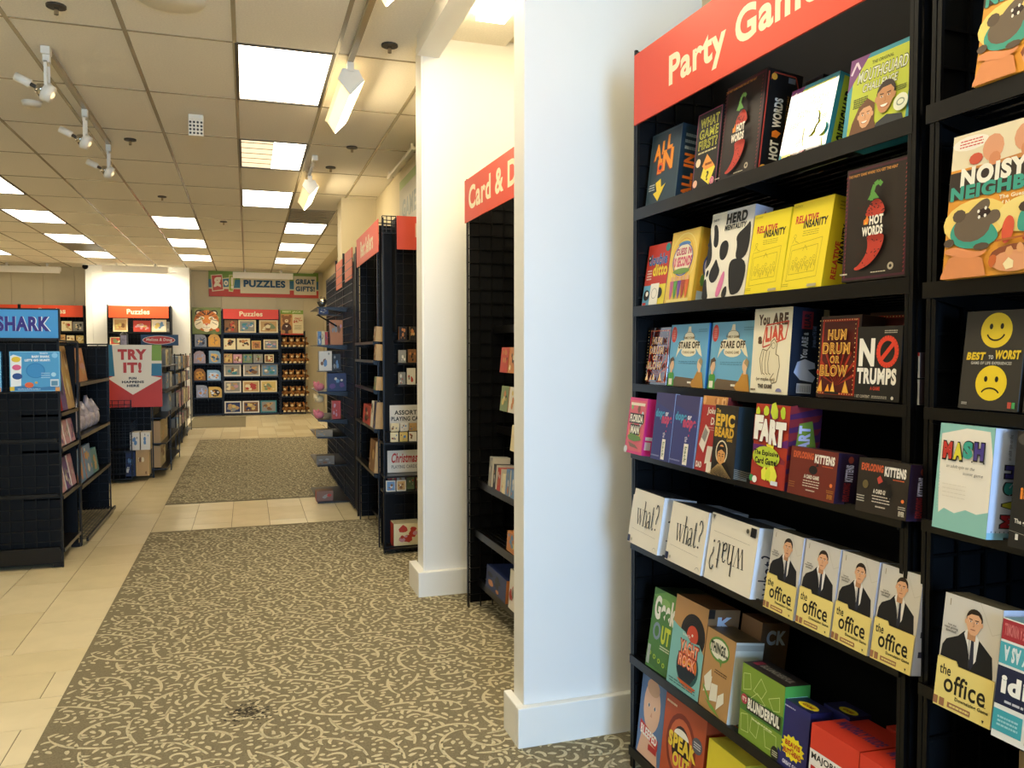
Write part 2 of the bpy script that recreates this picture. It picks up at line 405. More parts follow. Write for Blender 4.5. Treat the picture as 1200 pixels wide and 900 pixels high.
# walls
g = G(); g.box(-6.65, 20.02, 0, 2.6, 20.2, CE+.03); wb = struct('wall_back', g, M['wall'])
x = -6.65; 
while x < 1.9: G().box(x+.003, 20.0, .0, min(x+.61, 2.0)-.003, 20.02, CE-.004).obj('wall_panel', M['wall'], wb, bevel=.003); x += .61
g = G(); g.box(-6.8, -5, 0, -6.65, 20.2, CE+.03); struct('wall_left', g, M['wall'])
g = G(); g.box(1.52, 4.98, 0, 1.7, 10.45, CE+.03); g.box(1.75, 10.45, 0, 1.9, 20.2, CE+.03); struct('wall_right', g, M['wall'])
g = G(); g.box(1.10, 10.0, 0, 1.75, 10.45, CE+.03); struct('wall_right_pilaster', g, M['wall'])
g = G(); g.box(1.70, -5, 0, 1.85, 2.82, CE+.03); struct('wall_right_near', g, M['wall'])
g = G(); g.box(2.3, 2.82, 0, 2.45, 4.98, CE+.03); struct('wall_right_recess', g, M['white'])
g = G(); g.box(-6.8, -5.0, 0, -.5, -4.85, CE+.03); g.box(1.35, -5.0, 0, 1.85, -4.85, CE+.03); g.box(-.5, -5, 2.75, 1.35, -4.85, CE+.03); struct('wall_front', g, M['wall'])
g = G()
for x in (-.5, 1.31): g.box(x, -4.99, 0, x+.04, -4.87, 2.75)
g.box(-.46, -4.99, 2.71, 1.31, -4.87, 2.75); struct('door_1', g, M['dark'])
# wing walls (columns) with their tall bases, and the beam that joins them
g = G(); g.box(1.004, 4.76, 0, 2.3, 4.98, CE+.03); p1 = struct('wall_column_far', g, M['white'], bevel=.004)
g = G(); g.box(.968, 2.82, 0, 2.3, 2.94, CE+.03); p2 = struct('wall_column_near', g, M['white'], bevel=.004)
g = G(); g.box(.955, 4.72, 0, 1.95, 4.76, .155); g.box(.955, 4.76, 0, 1.004, 5.02, .155); struct('baseboard_far', g, M['base'], bevel=.004)
g = G(); g.box(.936, 2.788, 0, 1.66, 2.82, .155); g.box(.936, 2.82, 0, .968, 2.97, .155); struct('baseboard_near', g, M['base'], bevel=.004)
g = G(); g.box(.968, 2.94, 3.215, 1.10, 4.76, CE+.03); g.box(.968, -5, 3.215, 1.10, 2.82, CE+.03); struct('trim_1', g, M['white'])
g = G(); g.box(.992, 4.757, .155, 1.004, 4.76, 3.215); struct('trim_2', g, M['base'])
# bright free-standing column at the back
g = G(); g.box(-3.27, 19.35, 0, -1.2, 20.0, CE); struct('wall_back_column', g, M['white'])
g = G(); g.box(-3.27, 19.32, 0, -3.14, 19.35, CE-.004); g.box(-1.33, 19.32, 0, -1.2, 19.35, CE-.004); g.box(-3.14, 19.32, 3.2, -1.33, 19.35, CE-.004); struct('trim_3', g, M['white'])

# ================================================================ RACKS
def grid(w, h, cell=.076, r=.0026, ax='x', off=0, x0=0, z0=0):
    """wire grid of w x h in the xz plane (ax x) or the yz plane"""
    g = G(); nx = max(1, int(round(w/cell))); nz = max(1, int(round(h/cell)))
    for i in range(nx+1):
        u = x0+w*i/nx
        g.box(*((u-r, off-r, z0, u+r, off+r, z0+h) if ax == 'x' else (off-r, u-r, z0, off+r, u+r, z0+h)))
    for k in range(nz+1):
        z = z0+h*k/nz
        g.box(*((x0, off-2*r, z-r, x0+w, off, z+r) if ax == 'x' else (off-2*r, x0, z-r, off, x0+w, z+r)))
    return g
def shelf(rack, z, w, front, d, lip=.04, slats=9, tilt=6.5, x0=0.0):
    """one display shelf: lip with deck slats and two brackets; slopes down to the back"""
    T = math.tan(R(tilt)); g = G()
    g.box(x0+.004, front-.006, z-lip, x0+w-.004, front, z+.002)
    g.v += []; s = g.obj('shelf', M['lip'], rack)
    q = G(); n_ = slats
    for k in range(n_):
        y0 = front+.002+(d)*k/n_; y1 = y0+d/n_*.62; za = z-.001-(y0-front)*T; zb = z-.001-(y1-front)*T; i = len(q.v); a = x0+.006; b = x0+w-.006
        q.v += [(a, y0, za), (b, y0, za), (b, y1, zb), (a, y1, zb), (a, y0, za-.004), (b, y0, za-.004), (b, y1, zb-.004), (a, y1, zb-.004)]
        for f in ((0,1,2,3),(7,6,5,4),(0,4,5,1),(1,5,6,2),(2,6,7,3),(3,7,4,0)): q.f.append(tuple(i+e for e in f)); q.c.append(None)
    q.obj('shelf_deck', M['lip'], s)
    for x in (x0+.02, x0+w/2, x0+w-.02):
        q = G(); i = 0
        q.v = [(x-.002, front, z-.006), (x-.002, front+d, z-.006-d*T), (x-.002, front+d, z-.06-d*T), (x-.002, front, z-.03), (x+.002, front, z-.006), (x+.002, front+d, z-.006-d*T), (x+.002, front+d, z-.06-d*T), (x+.002, front, z-.03)]
        q.f = [(0,1,2,3),(7,6,5,4),(0,4,5,1),(1,5,6,2),(2,6,7,3),(3,7,4,0)]; q.c = [None]*6
        q.obj('bracket', M['blackm'], s)
    return s
def header(rack, x0, z0, w, h, text, tx=None, y=-.012, colr='DD4A30', bold=.03, tc='F3E6C4'):
    g = G().box(x0, y-.006, z0, x0+w, y, z0+h, col=colr); o = g.obj('header_sign', M['print'], rack)
    if text:
        c = Cv(w, h, .0004 if w < 1.3 and y > -.1 else .0003)
        a = tx or (.25, .3, .75, .72); c.text(text, a[0], a[1], a[2], a[3], tc, bold)
        q = c.g.obj('lettering', M['print'], o, loc=(x0, y-.006, z0))
    return o
def rack(name, label, loc, rz, w, d, h, shelves, wings=(1, 1), back=True, front=-.0, header_=None, lip=.04, cat='display rack', group=None, slats=9, base=.0):
    t = thing(name, label, cat, loc, rz, group)
    if back:
        G().box(0, d, .03, w, d+.012, h).obj('back_panel', M['black'], t)
        if back == 1: grid(w, h-.03, off=d-.006, z0=.03).obj('wire_grid', M['blackm'], t)
    for k, x in enumerate((0, w)):
        if not wings[k]: continue
        sgn = 1 if k == 0 else -1
        G().box(x-.004, .012, .03, x+.004, d, h-.02).obj('side_panel', M['black'], t)
        grid(d, h, off=x+sgn*.012, ax='y', r=.003).obj('wire_grid', M['blackm'], t)
        q = G(); q.box(x-.005, -.005, 0, x+.005, .005, h+.01); q.box(x-.005+sgn*.012, -.004, 0, x+.005+sgn*.012, .004, h); q.obj('post', M['blackm'], t)
    for s in shelves:
        z, fr = s[0], (s[1] if len(s) > 1 else 0)
        shelf(t, z, w, fr, d-fr-.01, s[2] if len(s) > 2 else lip, slats)
    if header_: header(t, *header_)
    return t

TH = R(1.52); PHI = R(-90)+TH
def l2w(p, t, z=0): return (p*math.cos(TH)-t*math.sin(TH), p*math.sin(TH)+t*math.cos(TH), z)
SH = [(1.965, .0, .036), (1.632, .0, .032), (1.365, .0, .024), (1.132, -.008, .024), (.816, -.008, .026), (.412, -.008, .028), (.085, -.01, .03)]
bay1 = rack('display_rack', 'tall black party games rack with seven shelves under a red header', l2w(1.348, 2.512), PHI, 1.205, .30, 2.5, SH, back=2, header_=(.02, 2.248, 1.19, .235, 'Party Games', (.193, .15, .82, .67), -.012, 'DD4A30', .032))
bay2 = rack('display_rack', 'tall black rack at the right edge of the photo', l2w(1.348, 1.262), PHI, 1.2, .30, 2.5,
            [(1.965, -.02, .035), (1.615, -.02, .03), (1.365, -.01, .022), (1.138, -.01, .022), (.80, -.01, .022), (.36, -.01, .022)])
card = rack('display_rack', 'tall black rack with red card and dice header in the recess between the columns', l2w(1.31, 4.43), PHI, 1.2, .36, 2.44,
            [(1.62, .16), (1.05, .18), (.74, .06), (.46, .04), (.17, .06)], header_=(.01, 2.2, 1.18, .235, 'Card & Dice', (.07, .25, .93, .80)))
# ---- game boxes on the party racks: rack-frame position t (far end) .. t (near end)
def place(o, p, tc, z, lean, yaw):
    o.location = l2w(p, tc, z); o.rotation_euler = (-R(lean), 0, PHI-R(yaw))
def game(nm, p, t0, t1, z, h, lean, yaw, d, cols, label, front=None, side=None, top=None, cat='game box', group=None, m='print'):
    w = t0-t1; o = carton(nm, w, h, d, cols, label, cat, group, m)
    if front: c = Cv(w, h); front(c); c.obj('cover_print', o, 'front', dims=(w, d, h), m=m)
    if side: c = Cv(d, h); side(c); c.obj('side_print', o, 'side', dims=(w, d, h), m=m)
    if top: c = Cv(w, d); top(c); c.obj('top_print', o, 'top', dims=(w, d, h), m=m)
    place(o, p, (t0+t1)/2, z, lean, yaw); return o
# placeholders for covers are filled in below
# ---- shelf 1
def f(c):
    c.poly([(0,0),(1,0),(1,1),(0,1)], '33454F'); c.line([(.02,.02),(.98,.02),(.98,.98),(.02,.98),(.02,.02)], .002, '4C6470')
    for t, a, b in (('A', (.14,.62,.38,.84), 1), ('L', (.40,.68,.56,.86), 1), ('L', (.57,.72,.74,.92), 1), ('I', (.30,.42,.44,.62), 1), ('N', (.46,.44,.80,.72), 1)):
        c.text(t, a[0]-.015, a[1]-.012, a[2]-.015, a[3]-.012, '8A2A14', .06); c.text(t, *a, 'F0962E', .05)
    c.ell(.40, .50, .10, .07, 'E8622A', 12); c.ell(.40, .50, .05, .035, '33454F', 10)
    c.poly([(.30,.30),(.46,.34),(.50,.22),(.64,.26),(.42,.04),(.24,.16),(.36,.18)], 'F4D23A')
    c.fuzz(.08, .2, .28, .3, 3, 'C8D0D0')
def s(c):
    c.rect(0, 0, 1, 1, '1B3142')
    c.text('ALL IN', .25, .05, .8, .62, 'D9722A', .05, 90); c.fuzz(.2, .65, .8, .9, 3, '8FA0A8')
game('game_box', 1.372, 2.479, 2.296, 1.97, .247, 6.8, -2, .07, ('33454F', '1B3142', '24343E'), 'dark blue game box with slanted orange letters and a yellow arrow', f, s)
def f(c):
    c.rect(0, 0, 1, 1, '1E1B14'); c.frame(.02, .0015, 'B9447C')
    for t, y in (('WHAT', .80), ('GAME', .66), ('FIRST?', .52)):
        c.text(t, .14, y, .9, y+.12, 'D7D84A', .03); c.text(t, .16, y+.008, .88, y+.112, '1E1B14', -.015)
    c.fuzz(.15, .46, .9, .5, 1, 'C8BE90')
    c.poly([(.55,.44),(.92,.24),(.72,.04),(.36,.16)], 'F2E04A'); c.poly([(.55,.44),(.9,.26),(.52,.24),(.38,.3)], 'F0A048')
    c.text('?', .58, .10, .68, .22, '3A3418', .03); c.fuzz(.5, .28, .78, .34, 1, '7A3A14')
    c.circ(.2, .36, .10, 'F1D7B4'); c.circ(.14, .10, .09, 'F0BFA0'); c.circ(.84, .08, .09, 'EE9AAC'); c.ring(.84, .08, .05, .03, .002, 'B04868')
game('game_box', 1.372, 2.194, 2.064, 1.968, .241, 5.8, 0, .06, ('1E1B14', '131210', '26231C'), 'black game box with hollow yellow-green title and a yellow spinner', f)
def chili(c, border=True, full=False):
    c.rect(0, 0, 1, 1, '2A2119'); c.rect(.02, .015, .98, .985, '4E2230'); c.rect(.045, .035, .955, .965, '2A211A')
    for k in range(26): c.line([(.035, .04+.035*k), (.05, .055+.035*k)], .002, '8E3A3A'); c.line([(.95, .04+.035*k), (.965, .055+.035*k)], .002, '8E3A3A')
    c.sp([(.46,.66),(.40,.60),(.38,.55),(.66,.55),(.64,.62),(.58,.67),(.52,.68)], 'C5402E')
    c.sp([(.40,.37),(.64,.37),(.66,.32),(.60,.22),(.48,.14),(.30,.10),(.24,.12),(.32,.14),(.42,.22),(.44,.30)], 'C5402E')
    for _ in range(70):
        x = rnd.uniform(.26, .66); y = rnd.choice((rnd.uniform(.56, .66), rnd.uniform(.12, .36))); c.line([(x, y), (x+rnd.uniform(-.03, .03), y+rnd.uniform(-.015, .015))], .0022, '3A1A14')
    c.line([(.50,.67),(.51,.74),(.54,.80),(.60,.82),(.65,.79)], .010, '5C9440'); c.poly([(.44,.68),(.62,.68),(.52,.76)], '5C9440')
    c.text('HOT', .49, .46, .70, .54, 'F4EBD8', .05); c.text('WORDS', .38, .37, .70, .45, 'F4EBD8', .05)
    c.poly([(.40,.47),(.47,.47),(.48,.51),(.45,.55),(.43,.52),(.40,.51)], 'E8842C'); c.poly([(.42,.47),(.45,.47),(.44,.50)], 'F4C84A')
    c.text('THE PARTY GAME WHERE YOU GET THE HEAT', .12, .90, .88, .925, 'C2853A', .03); c.circ(.85, .09, .045, 'B5A890'); c.circ(.85, .09, .02, '2A211A')
    c.fuzz(.55, .045, .78, .06, 1, 'CFC4A8'); c.fuzz(.06, .045, .18, .07, 1, 'CFC4A8')
def chs(c):
    c.rect(0, 0, 1, 1, '100E0E'); c.line([(.05,.03),(.05,.97)], .004, 'B5402E'); c.line([(.86,.1),(.92,.2),(.92,.85),(.8,.97),(.2,.97),(.12,.9)], .004, 'A8402E')
    c.text('HOT', .28, .16, .52, .34, 'F2ECE0', .05, 90); c.poly([(.3,.37),(.45,.37),(.55,.42),(.4,.44),(.3,.42)], 'E8842C'); c.text('WORDS', .28, .46, .52, .74, 'F2ECE0', .05, 90)
    c.text('A SPICY PARTY GAME WORTH THE HEAT', .62, .2, .68, .78, 'B07A34', .02, 90); c.circ(.2, .93, .08, 'E8A53A'); c.circ(.16, .06, .1, 'E8A53A'); c.rect(.6, .9, .8, .95, '6A7480')
game('game_box', 1.372, 2.06, 1.868, 1.962, .291, 6.8, 1.2, .115, ('2A2119', '100E0E', '1A1614'), 'black game box with red chili pepper standing on the top shelf', chili, chs)
game('game_box', 1.50, 1.862, 1.79, 1.953, .27, 5, 0, .1, ('2A2119', '100E0E', '1A1614'), 'black and red game box half hidden behind the blue bordered glossy box', None, chs)
def mouth(c):
    c.rect(0, 0, 1, 1, '3C94A8'); c.rect(.07, .05, .93, .95, 'B9C63C'); c.poly([(0,.62),(.30,1),(0,1)], '74407C'); c.line([(.03,.82),(.1,.95),(.16,.86)], .006, 'D8C8DC')
    c.text('THE ORIGINAL', .34, .86, .66, .90, '3F4A1C', .02); c.text('MOUTHGUARD', .14, .68, .88, .83, '23321C', .06, shear=.12); c.text('MOUTHGUARD', .145, .69, .875, .82, 'DCE4D0', .01, shear=.12)
    c.text('CHALLENGE', .24, .56, .76, .66, '23321C', .06, shear=.12); c.text('CHALLENGE', .245, .565, .755, .655, 'DCE4D0', .01, shear=.12)
    c.fuzz(.12, .40, .34, .52, 5, '4B5528'); c.fuzz(.72, .44, .9, .5, 3, '4B5528')
    c.poly([(.10,.05),(.14,.24),(.22,.40),(.34,.48),(.46,.40),(.48,.20),(.56,.05)], '6A4426')
    c.poly([(.48,.05),(.52,.16),(.66,.22),(.88,.18),(.93,.05)], '2B3038'); c.face(.34, .29, .105, 'D9A47C', '6A4426'); c.face(.62, .42, .13, 'C08A60', '2C1D14')
    c.circ(.86, .30, .10, 'E6EBD8'); c.ring(.86, .30, .05, .035, .003, '8EA090'); c.rect(.5, .06, .58, .10, 'C4405C'); c.rect(.1, .06, .3, .09, 'E5E45A')
def ms(c):
    c.rect(0, 0, 1, 1, '35899C'); c.rect(.2, .03, .9, .97, 'A9BC3C'); c.text('MOUTHGUARD', .36, .08, .78, .8, '23321C', .06, 90)
game('game_box', 1.372, 1.780, 1.605, 1.966, .198, 13, 0, .07, ('D8E0C0', '35899C', '4AA0B4'), 'teal edged square game box catching white glare on its shiny cover', mouth, ms, m='gloss')
game('game_box', 1.372, 1.545, 1.352, 1.955, .205, 8, -2, .07, ('3C94A8', '35899C', '4AA0B4'), 'teal edged square game box picturing two grinning people on yellow-green', mouth, ms)
# ---- shelf 2
def f(c):
    c.rect(0, .34, 1, 1, 'C63F32'); c.rect(0, 0, .5, .34, '6FB0D0'); c.rect(.5, 0, 1, .34, 'E8D43E')
    c.text('double', .10, .66, .92, .84, 'F2EDE0', .09); c.text('double', .10, .66, .92, .84, '3D6EA8', .04); c.text('ditto', .34, .48, .98, .68, '7A5A14', .09); c.text('ditto', .34, .48, .98, .68, 'EFD23C', .04)
    c.circ(.12, .78, .07, '1C1A1A'); c.circ(.12, .79, .03, 'F2EDE0'); c.fuzz(.08, .42, .3, .6, 4, 'EBD8CC'); c.circ(.9, .92, .1, '3E8C86'); c.circ(.18, .18, .13, '1C1A1A'); c.circ(.2, .2, .06, 'F2EDE0'); c.circ(.75, .2, .13, '1C1A1A')
    c.rect(.04, .02, .2, .06, 'C63F32'); c.rect(.34, 0, .72, .36, 'F1EBDC'); c.ring(.53, .2, .12, .08, .0015, '6A6A60')
game('game_box', 1.362, 2.487, 2.345, 1.632, .211, 8.5, -1, .05, ('C63F32', '3E7C98', 'B03A30'), 'red game box with blue and yellow bubble letters and a white card', f)
def f(c):
    c.rect(0, 0, 1, 1, 'E5BC4A'); c.rect(.04, .03, .96, .97, 'EBC85C')
    for k, q in enumerate(('F3DC84', 'E0A83A', 'F3DC84')): c.ring(.5, .62, .46-.1*k, .34-.07*k, .003, q)
    c.ell(.5, .62, .33, .20, 'F0E6C8'); c.text('GUESS IN', .24, .66, .78, .76, 'BF4A6A', .05); c.text('10 SECONDS', .17, .50, .83, .64, 'D4486C', .06); c.ell(.5, .80, .22, .05, '4B86B8', 14, 0, 180)
    c.ring(.5, .60, .35, .22, .004, '5A6FB0'); c.ell(.5, .44, .3, .04, '7A9A48')
    for x, q in ((.22, 'C5688C'), (.36, '5D9A4A'), (.5, '7A4E9A'), (.64, 'B04A34'), (.78, 'D8672F')):
        c.circ(x, .34, .055, 'E0AE80'); c.poly([(x-.07,.31),(x+.07,.31),(x+.05,.12),(x,.05),(x-.04,.12)], q)
    c.rect(.1, .02, .9, .06, 'F3DC84')
def s(c):
    c.rect(0, 0, 1, 1, 'C99C2E'); c.ell(.66, .5, .3, .16, '3F5AA0'); c.ell(.66, .5, .24, .12, 'D8D0E4'); c.text('GAME', .5, .42, .8, .58, 'B5486C', .04, 90); c.ell(.7, .78, .24, .06, '4A5AA0'); c.rect(.2, .02, .9, .16, 'B7CCD8'); c.blobs(4, ('6A9A48', 'D8C078'), .05, .12, .2, .2, .9, .4)
game('game_box', 1.362, 2.34, 2.176, 1.632, .236, 8.7, 0, .07, ('E5BC4A', 'C99C2E', 'E8CC74'), 'golden yellow game box with pink title and a row of small figures', f, s)
def f(c):
    c.rect(0, 0, 1, .86, 'F0E9D6'); c.rect(.36, .84, 1, 1, 'E2DFDC'); c.poly([(0,.86),(.22,.86),(.24,.98),(.14,1.0),(.03,.98)], 'E9E3D2')
    for p in ([(.08,.86),(.18,.84),(.24,.66),(.20,.6),(.12,.64),(.12,.74)], [(0,.84),(.03,.72),(.10,.58),(.12,.46),(.02,.38),(0,.4)], [(.30,.62),(.42,.66),(.50,.60),(.48,.48),(.40,.44),(.32,.48)], [(.66,.68),(.86,.76),(.94,.82),(.97,.5),(.82,.42),(.70,.46),(.72,.58)],
              [(.20,.40),(.24,.46),(.30,.38),(.36,.32),(.30,.22),(.20,.2),(.12,.26),(.14,.34)], [(.58,.36),(.66,.42),(.96,.38),(.92,.08),(.72,.04),(.66,.1),(.62,.2)], [(0,.22),(.06,.24),(.1,.12),(.16,.02),(0,0)], [(.50,.10),(.58,.14),(.60,.04),(.54,.0),(.48,.03)], [(.04,.33),(.09,.35),(.1,.3),(.05,.26)]):
        c.sp(p, '1B1A18')
    c.sp([(.44,.28),(.48,.30),(.50,.22),(.46,.10),(.40,.03),(.34,.05),(.36,.14)], 'DC7AA4')
    c.text('HERD', .38, .84, .86, .96, '1B1A18', .06); c.text('MENTALITY', .36, .77, .86, .83, '1B1A18', .04); c.text('PARTY', .06, .90, .2, .93, '5A564C', .02)
def s(c):
    c.rect(0, 0, 1, 1, 'C9C8DC'); c.poly([(.2,.8),(.6,.95),(.9,.7),(.5,.55)], '8A4A8A')
game('game_box', 1.362, 2.112, 1.912, 1.632, .262, 8.6, -2, .06, ('F0E9D6', 'C9C8DC', 'B9B4C8'), 'white game box with black cow spots and a pink teat shape', f, s)
def rel(c):
    Y_ = 'F2DC28'; K = '8E7E14'
    c.rect(0, 0, 1, 1, Y_); c.text('RELATIVE', .12, .76, .68, .85, 'C8462C', .05, slope=-.01); c.text('INSANITY', .34, .69, .92, .78, '1E1A12', .05, slope=.0)
    c.fuzz(.34, .60, .74, .67, 3, K, .12); c.line([(.10,.52),(.86,.56),(.84,.14),(.10,.12),(.10,.52)], .0008, K); c.line([(.14,.46),(.78,.49),(.78,.20),(.14,.19),(.14,.46)], .0008, K)
    c.ring(.17, .62, .03, .02, .0008, K, 10); c.line([(.12,.54),(.17,.60),(.20,.56),(.28,.54)], .0009, K); c.line([(.42,.44),(.47,.50),(.53,.44)], .0009, K)
    for k in range(8):
        x = .22+.075*k; y = .28+.03*math.sin(k*2.1); c.ring(x, y+.05, .025, .018, .0008, K, 9); c.line([(x-.03,y-.04),(x-.01,y+.02),(x+.03,y-.05),(x+.04,y+.01)], .0009, K)
    c.fuzz(.04, .94, .26, .97, 2, K, .15); c.rect(.68, .03, .90, .06, 'B8AE8C'); c.fuzz(.03, .05, .2, .09, 2, K, .15)
def rels(c):
    c.rect(0, 0, 1, 1, 'D9C524'); c.text('RELATIVE', .30, .12, .52, .52, 'C8462C', .05, 90); c.text('INSANITY', .50, .30, .76, .72, '1E1A12', .05, 90); c.fuzz(.25, .85, .5, .96, 3, '8E7E14', .15)
r1 = game('game_box', 1.362, 1.903, 1.752, 1.632, .226, 9, -1, .065, ('F2DC28', 'D9C524', 'E8D640'), 'bright yellow cartoon game box beside the cow-spotted box', rel, rels)
game('game_box', 1.362, 1.751, 1.598, 1.632, .232, 10, 1, .072, ('F2DC28', 'D9C524', 'E8D640'), 'bright yellow cartoon game box showing its yellow side, left of the chili pepper box', rel, rels)
game('game_box', 1.352, 1.514, 1.333, 1.638, .257, 3, -2, .07, ('2A2119', '7E2A24', '1A1614'), 'black game box with red chili pepper at the right end of the second shelf', chili)
for k, (t0, t1) in enumerate(((2.36, 2.1), (1.62, 1.5))): pass
# ---- shelf 3
def hum(c):
    c.rect(0, 0, 1, 1, '3A2218'); c.rect(.05, .04, .95, .96, 'B0301E'); c.rect(.09, .07, .91, .93, '5A1C14')
    for k in range(9): a = R(20+17.5*k); c.poly([(.5, .15), (.5+.55*math.cos(a-.05), .15+.5*math.sin(a-.05)), (.5+.55*math.cos(a+.05), .15+.5*math.sin(a+.05))], 'A83018')
    for x in range(15): c.circ(.06+.0628*x, .945, .011, 'F6D68A', 6); c.circ(.06+.0628*x, .055, .011, 'F6D68A', 6)
    for y in range(17): c.circ(.055, .06+.055*y, .011, 'F6D68A', 6); c.circ(.945, .06+.055*y, .011, 'F6D68A', 6)
    for t, a in (('HUM', (.28,.70,.74,.83)), ('DRUM', (.17,.53,.85,.67)), ('OR', (.38,.42,.62,.51)), ('BLOW', (.14,.26,.84,.40))):
        c.text(t, *a, 'E3A948', .07); c.text(t, a[0]+.02, a[1]+.012, a[2]-.02, a[3]-.012, '8C5A1E', -.01)
    c.poly([(.3,.07),(.38,.17),(.42,.07)], 'F09A30'); c.poly([(.44,.07),(.5,.2),(.56,.07)], 'F4C050'); c.poly([(.1,.07),(.2,.22),(.24,.07)], 'F0B040'); c.poly([(.9,.07),(.8,.22),(.74,.07)], 'F0B040'); c.rect(.3, .045, .66, .075, '2A2018')
game('game_box', 1.372, 2.477, 2.340, 1.367, .193, 6.3, 0, .06, ('3A2218', '3A2A24', '4A3A2E'), 'small dark red marquee game box with shiny gold glare, first on the third shelf', hum, m='gloss')
def stare(c):
    c.rect(0, 0, 1, 1, '6FAED0'); c.ell(.09, .84, .075, .13, 'D8402C', 18); c.fuzz(.05, .76, .13, .92, 7, 'EE9C8C'); c.fuzz(.74, .86, .96, .92, 2, '3F6E88', .12)
    c.poly([(.38,.74),(.40,.84),(.46,.88),(.48,.96),(.54,.96),(.55,.88),(.62,.84),(.66,.74)], 'F0E6C8'); c.ring(.51, .78, .15, .09, .0012, '6A5A3C', 14, 0, 180)
    c.poly([(.18,.46),(.24,.68),(.30,.74),(.72,.74),(.80,.68),(.88,.48),(.80,.52),(.72,.60),(.30,.60),(.24,.54)], 'F0E6C8'); c.ell(.52, .56, .2, .08, 'F0E6C8', 14)
    c.text('STARE OFF', .24, .61, .80, .72, '4A3A1C', .05); c.text('FAMILY GAME', .36, .76, .66, .80, '8A7448', .02); c.text('STARING GAME', .36, .53, .68, .57, '8A7448', .02)
    c.fuzz(.26, .36, .76, .42, 2, '3F6E88', .12); c.poly([(.22,.16),(.70,.14),(.92,0),(.10,0)], '6E5A40')
    c.poly([(0,.0),(.02,.20),(.10,.26),(.17,.2),(.18,0)], '4F9A3C'); c.rect(.04, .02, .13, .12, 'EDE6D2'); c.ell(.10, .34, .06, .09, 'E4BC94', 12); c.poly([(.03,.30),(.04,.44),(.12,.48),(.17,.42),(.08,.40)], '5A4028'); c.rect(.07, .22, .12, .28, 'E4BC94')
    c.poly([(.62,.06),(.72,.14),(.80,.26),(.92,.24),(.98,.0),(.7,0)], 'C08A34'); c.ell(.84, .36, .055, .09, 'E8C49C', 12); c.poly([(.82,.40),(.86,.48),(.92,.42),(.90,.34)], 'A8946C'); c.rect(.82, .24, .88, .3, 'E8C49C'); c.rect(.56, .06, .66, .09, 'EDE6D2')
a_ = game('game_box', 1.372, 2.331, 2.110, 1.367, .199, 4.8, .6, .06, ('6FAED0', '2F74B4', '5A9CC0'), 'sky blue game box with domed white title, left one of two', stare)
game('game_box', 1.372, 2.098, 1.880, 1.367, .199, 5.1, 1, .06, ('6FAED0', '2F74B4', '5A9CC0'), 'sky blue game box with domed white title, next to the pointing hand box', stare)
def liar(c):
    c.rect(0, 0, 1, 1, 'EFE4C6'); c.text('You', .12, .80, .42, .93, '5A3E22', .06); c.text('ARE', .50, .80, .90, .94, '5A3E22', .07); c.text('a', .14, .58, .25, .67, '5A3E22', .06)
    c.line([(.28,.60),(.34,.80),(.92,.84),(.86,.64),(.28,.54),(.28,.62)], .004, 'CF5038'); c.text('LIAR', .34, .60, .82, .78, 'CF5038', .06, slope=.03)
    K = '75603C'; c.sp([(.30,.24),(.24,.40),(.28,.50),(.40,.50),(.48,.54),(.50,.62),(.62,.62),(.64,.48),(.72,.42),(.74,.30),(.66,.14),(.60,.16),(.52,.22),(.40,.20)], 'E9DCBA')
    c.line([(.30,.22),(.22,.40),(.28,.52),(.40,.50),(.50,.56),(.50,.60),(.58,.64),(.66,.58),(.64,.46),(.72,.44),(.76,.32),(.70,.14),(.58,.12),(.54,.18),(.62,.24)], .0024, K)
    for x in (.32, .40, .48): c.line([(x,.50),(x-.03,.36),(x,.24),(x+.06,.22)], .002, K)
    c.ring(.57, .56, .05, .035, .0013, K, 10); c.text('(or maybe not)', .16, .14, .66, .19, '6A5432', .02); c.text('THE GAME', .22, .06, .60, .11, '4A3820', .05); c.ell(.78, .03, .08, .04, '8A86A8', 10, 0, 180); c.fuzz(.02, .02, .16, .06, 1, K)
def lis(c):
    c.rect(0, 0, 1, 1, '1B2334'); c.rect(.84, .0, 1, 1, 'B9AD92'); c.rect(.26, .76, .56, .96, '8A2A34'); c.text('LIAR', .32, .78, .50, .94, '1B2334', .04, 90)
    c.text('You ARE a', .28, .42, .46, .72, 'C8D2E8', .05, 90); c.text('(or maybe not) THE GAME', .56, .56, .70, .8, '6E84B4', .03, 90)
    c.poly([(.12,.26),(.2,.38),(.4,.42),(.68,.38),(.7,.32),(.5,.30),(.72,.22),(.66,.16),(.3,.18)], 'A9B8DC'); c.rect(.22, .03, .62, .14, 'B9C0D0')
    for k in range(8): c.line([(.26+.045*k,.045),(.26+.045*k,.12)], .0012, '2A3040')
game('game_box', 1.362, 1.873, 1.716, 1.367, .228, 3.9, 0, .115, ('EFE4C6', '1B2334', '3A3428'), 'cream game box with a pointing hand and red stamp, navy side showing', liar, lis)
game('game_box', 1.372, 1.622, 1.488, 1.368, .197, 4.3, .5, .07, ('3A2218', '3A2A24', '4A3A2E'), 'dark red marquee game box with gold letters beside the no-entry sign box', hum)
game('game_box', 1.455, 1.55, 1.40, 1.362, .21, 4, 0, .07, ('3A2218', '3A2A24', '4A3A2E'), 'dark marquee game box mostly hidden behind the no-entry sign box', hum)
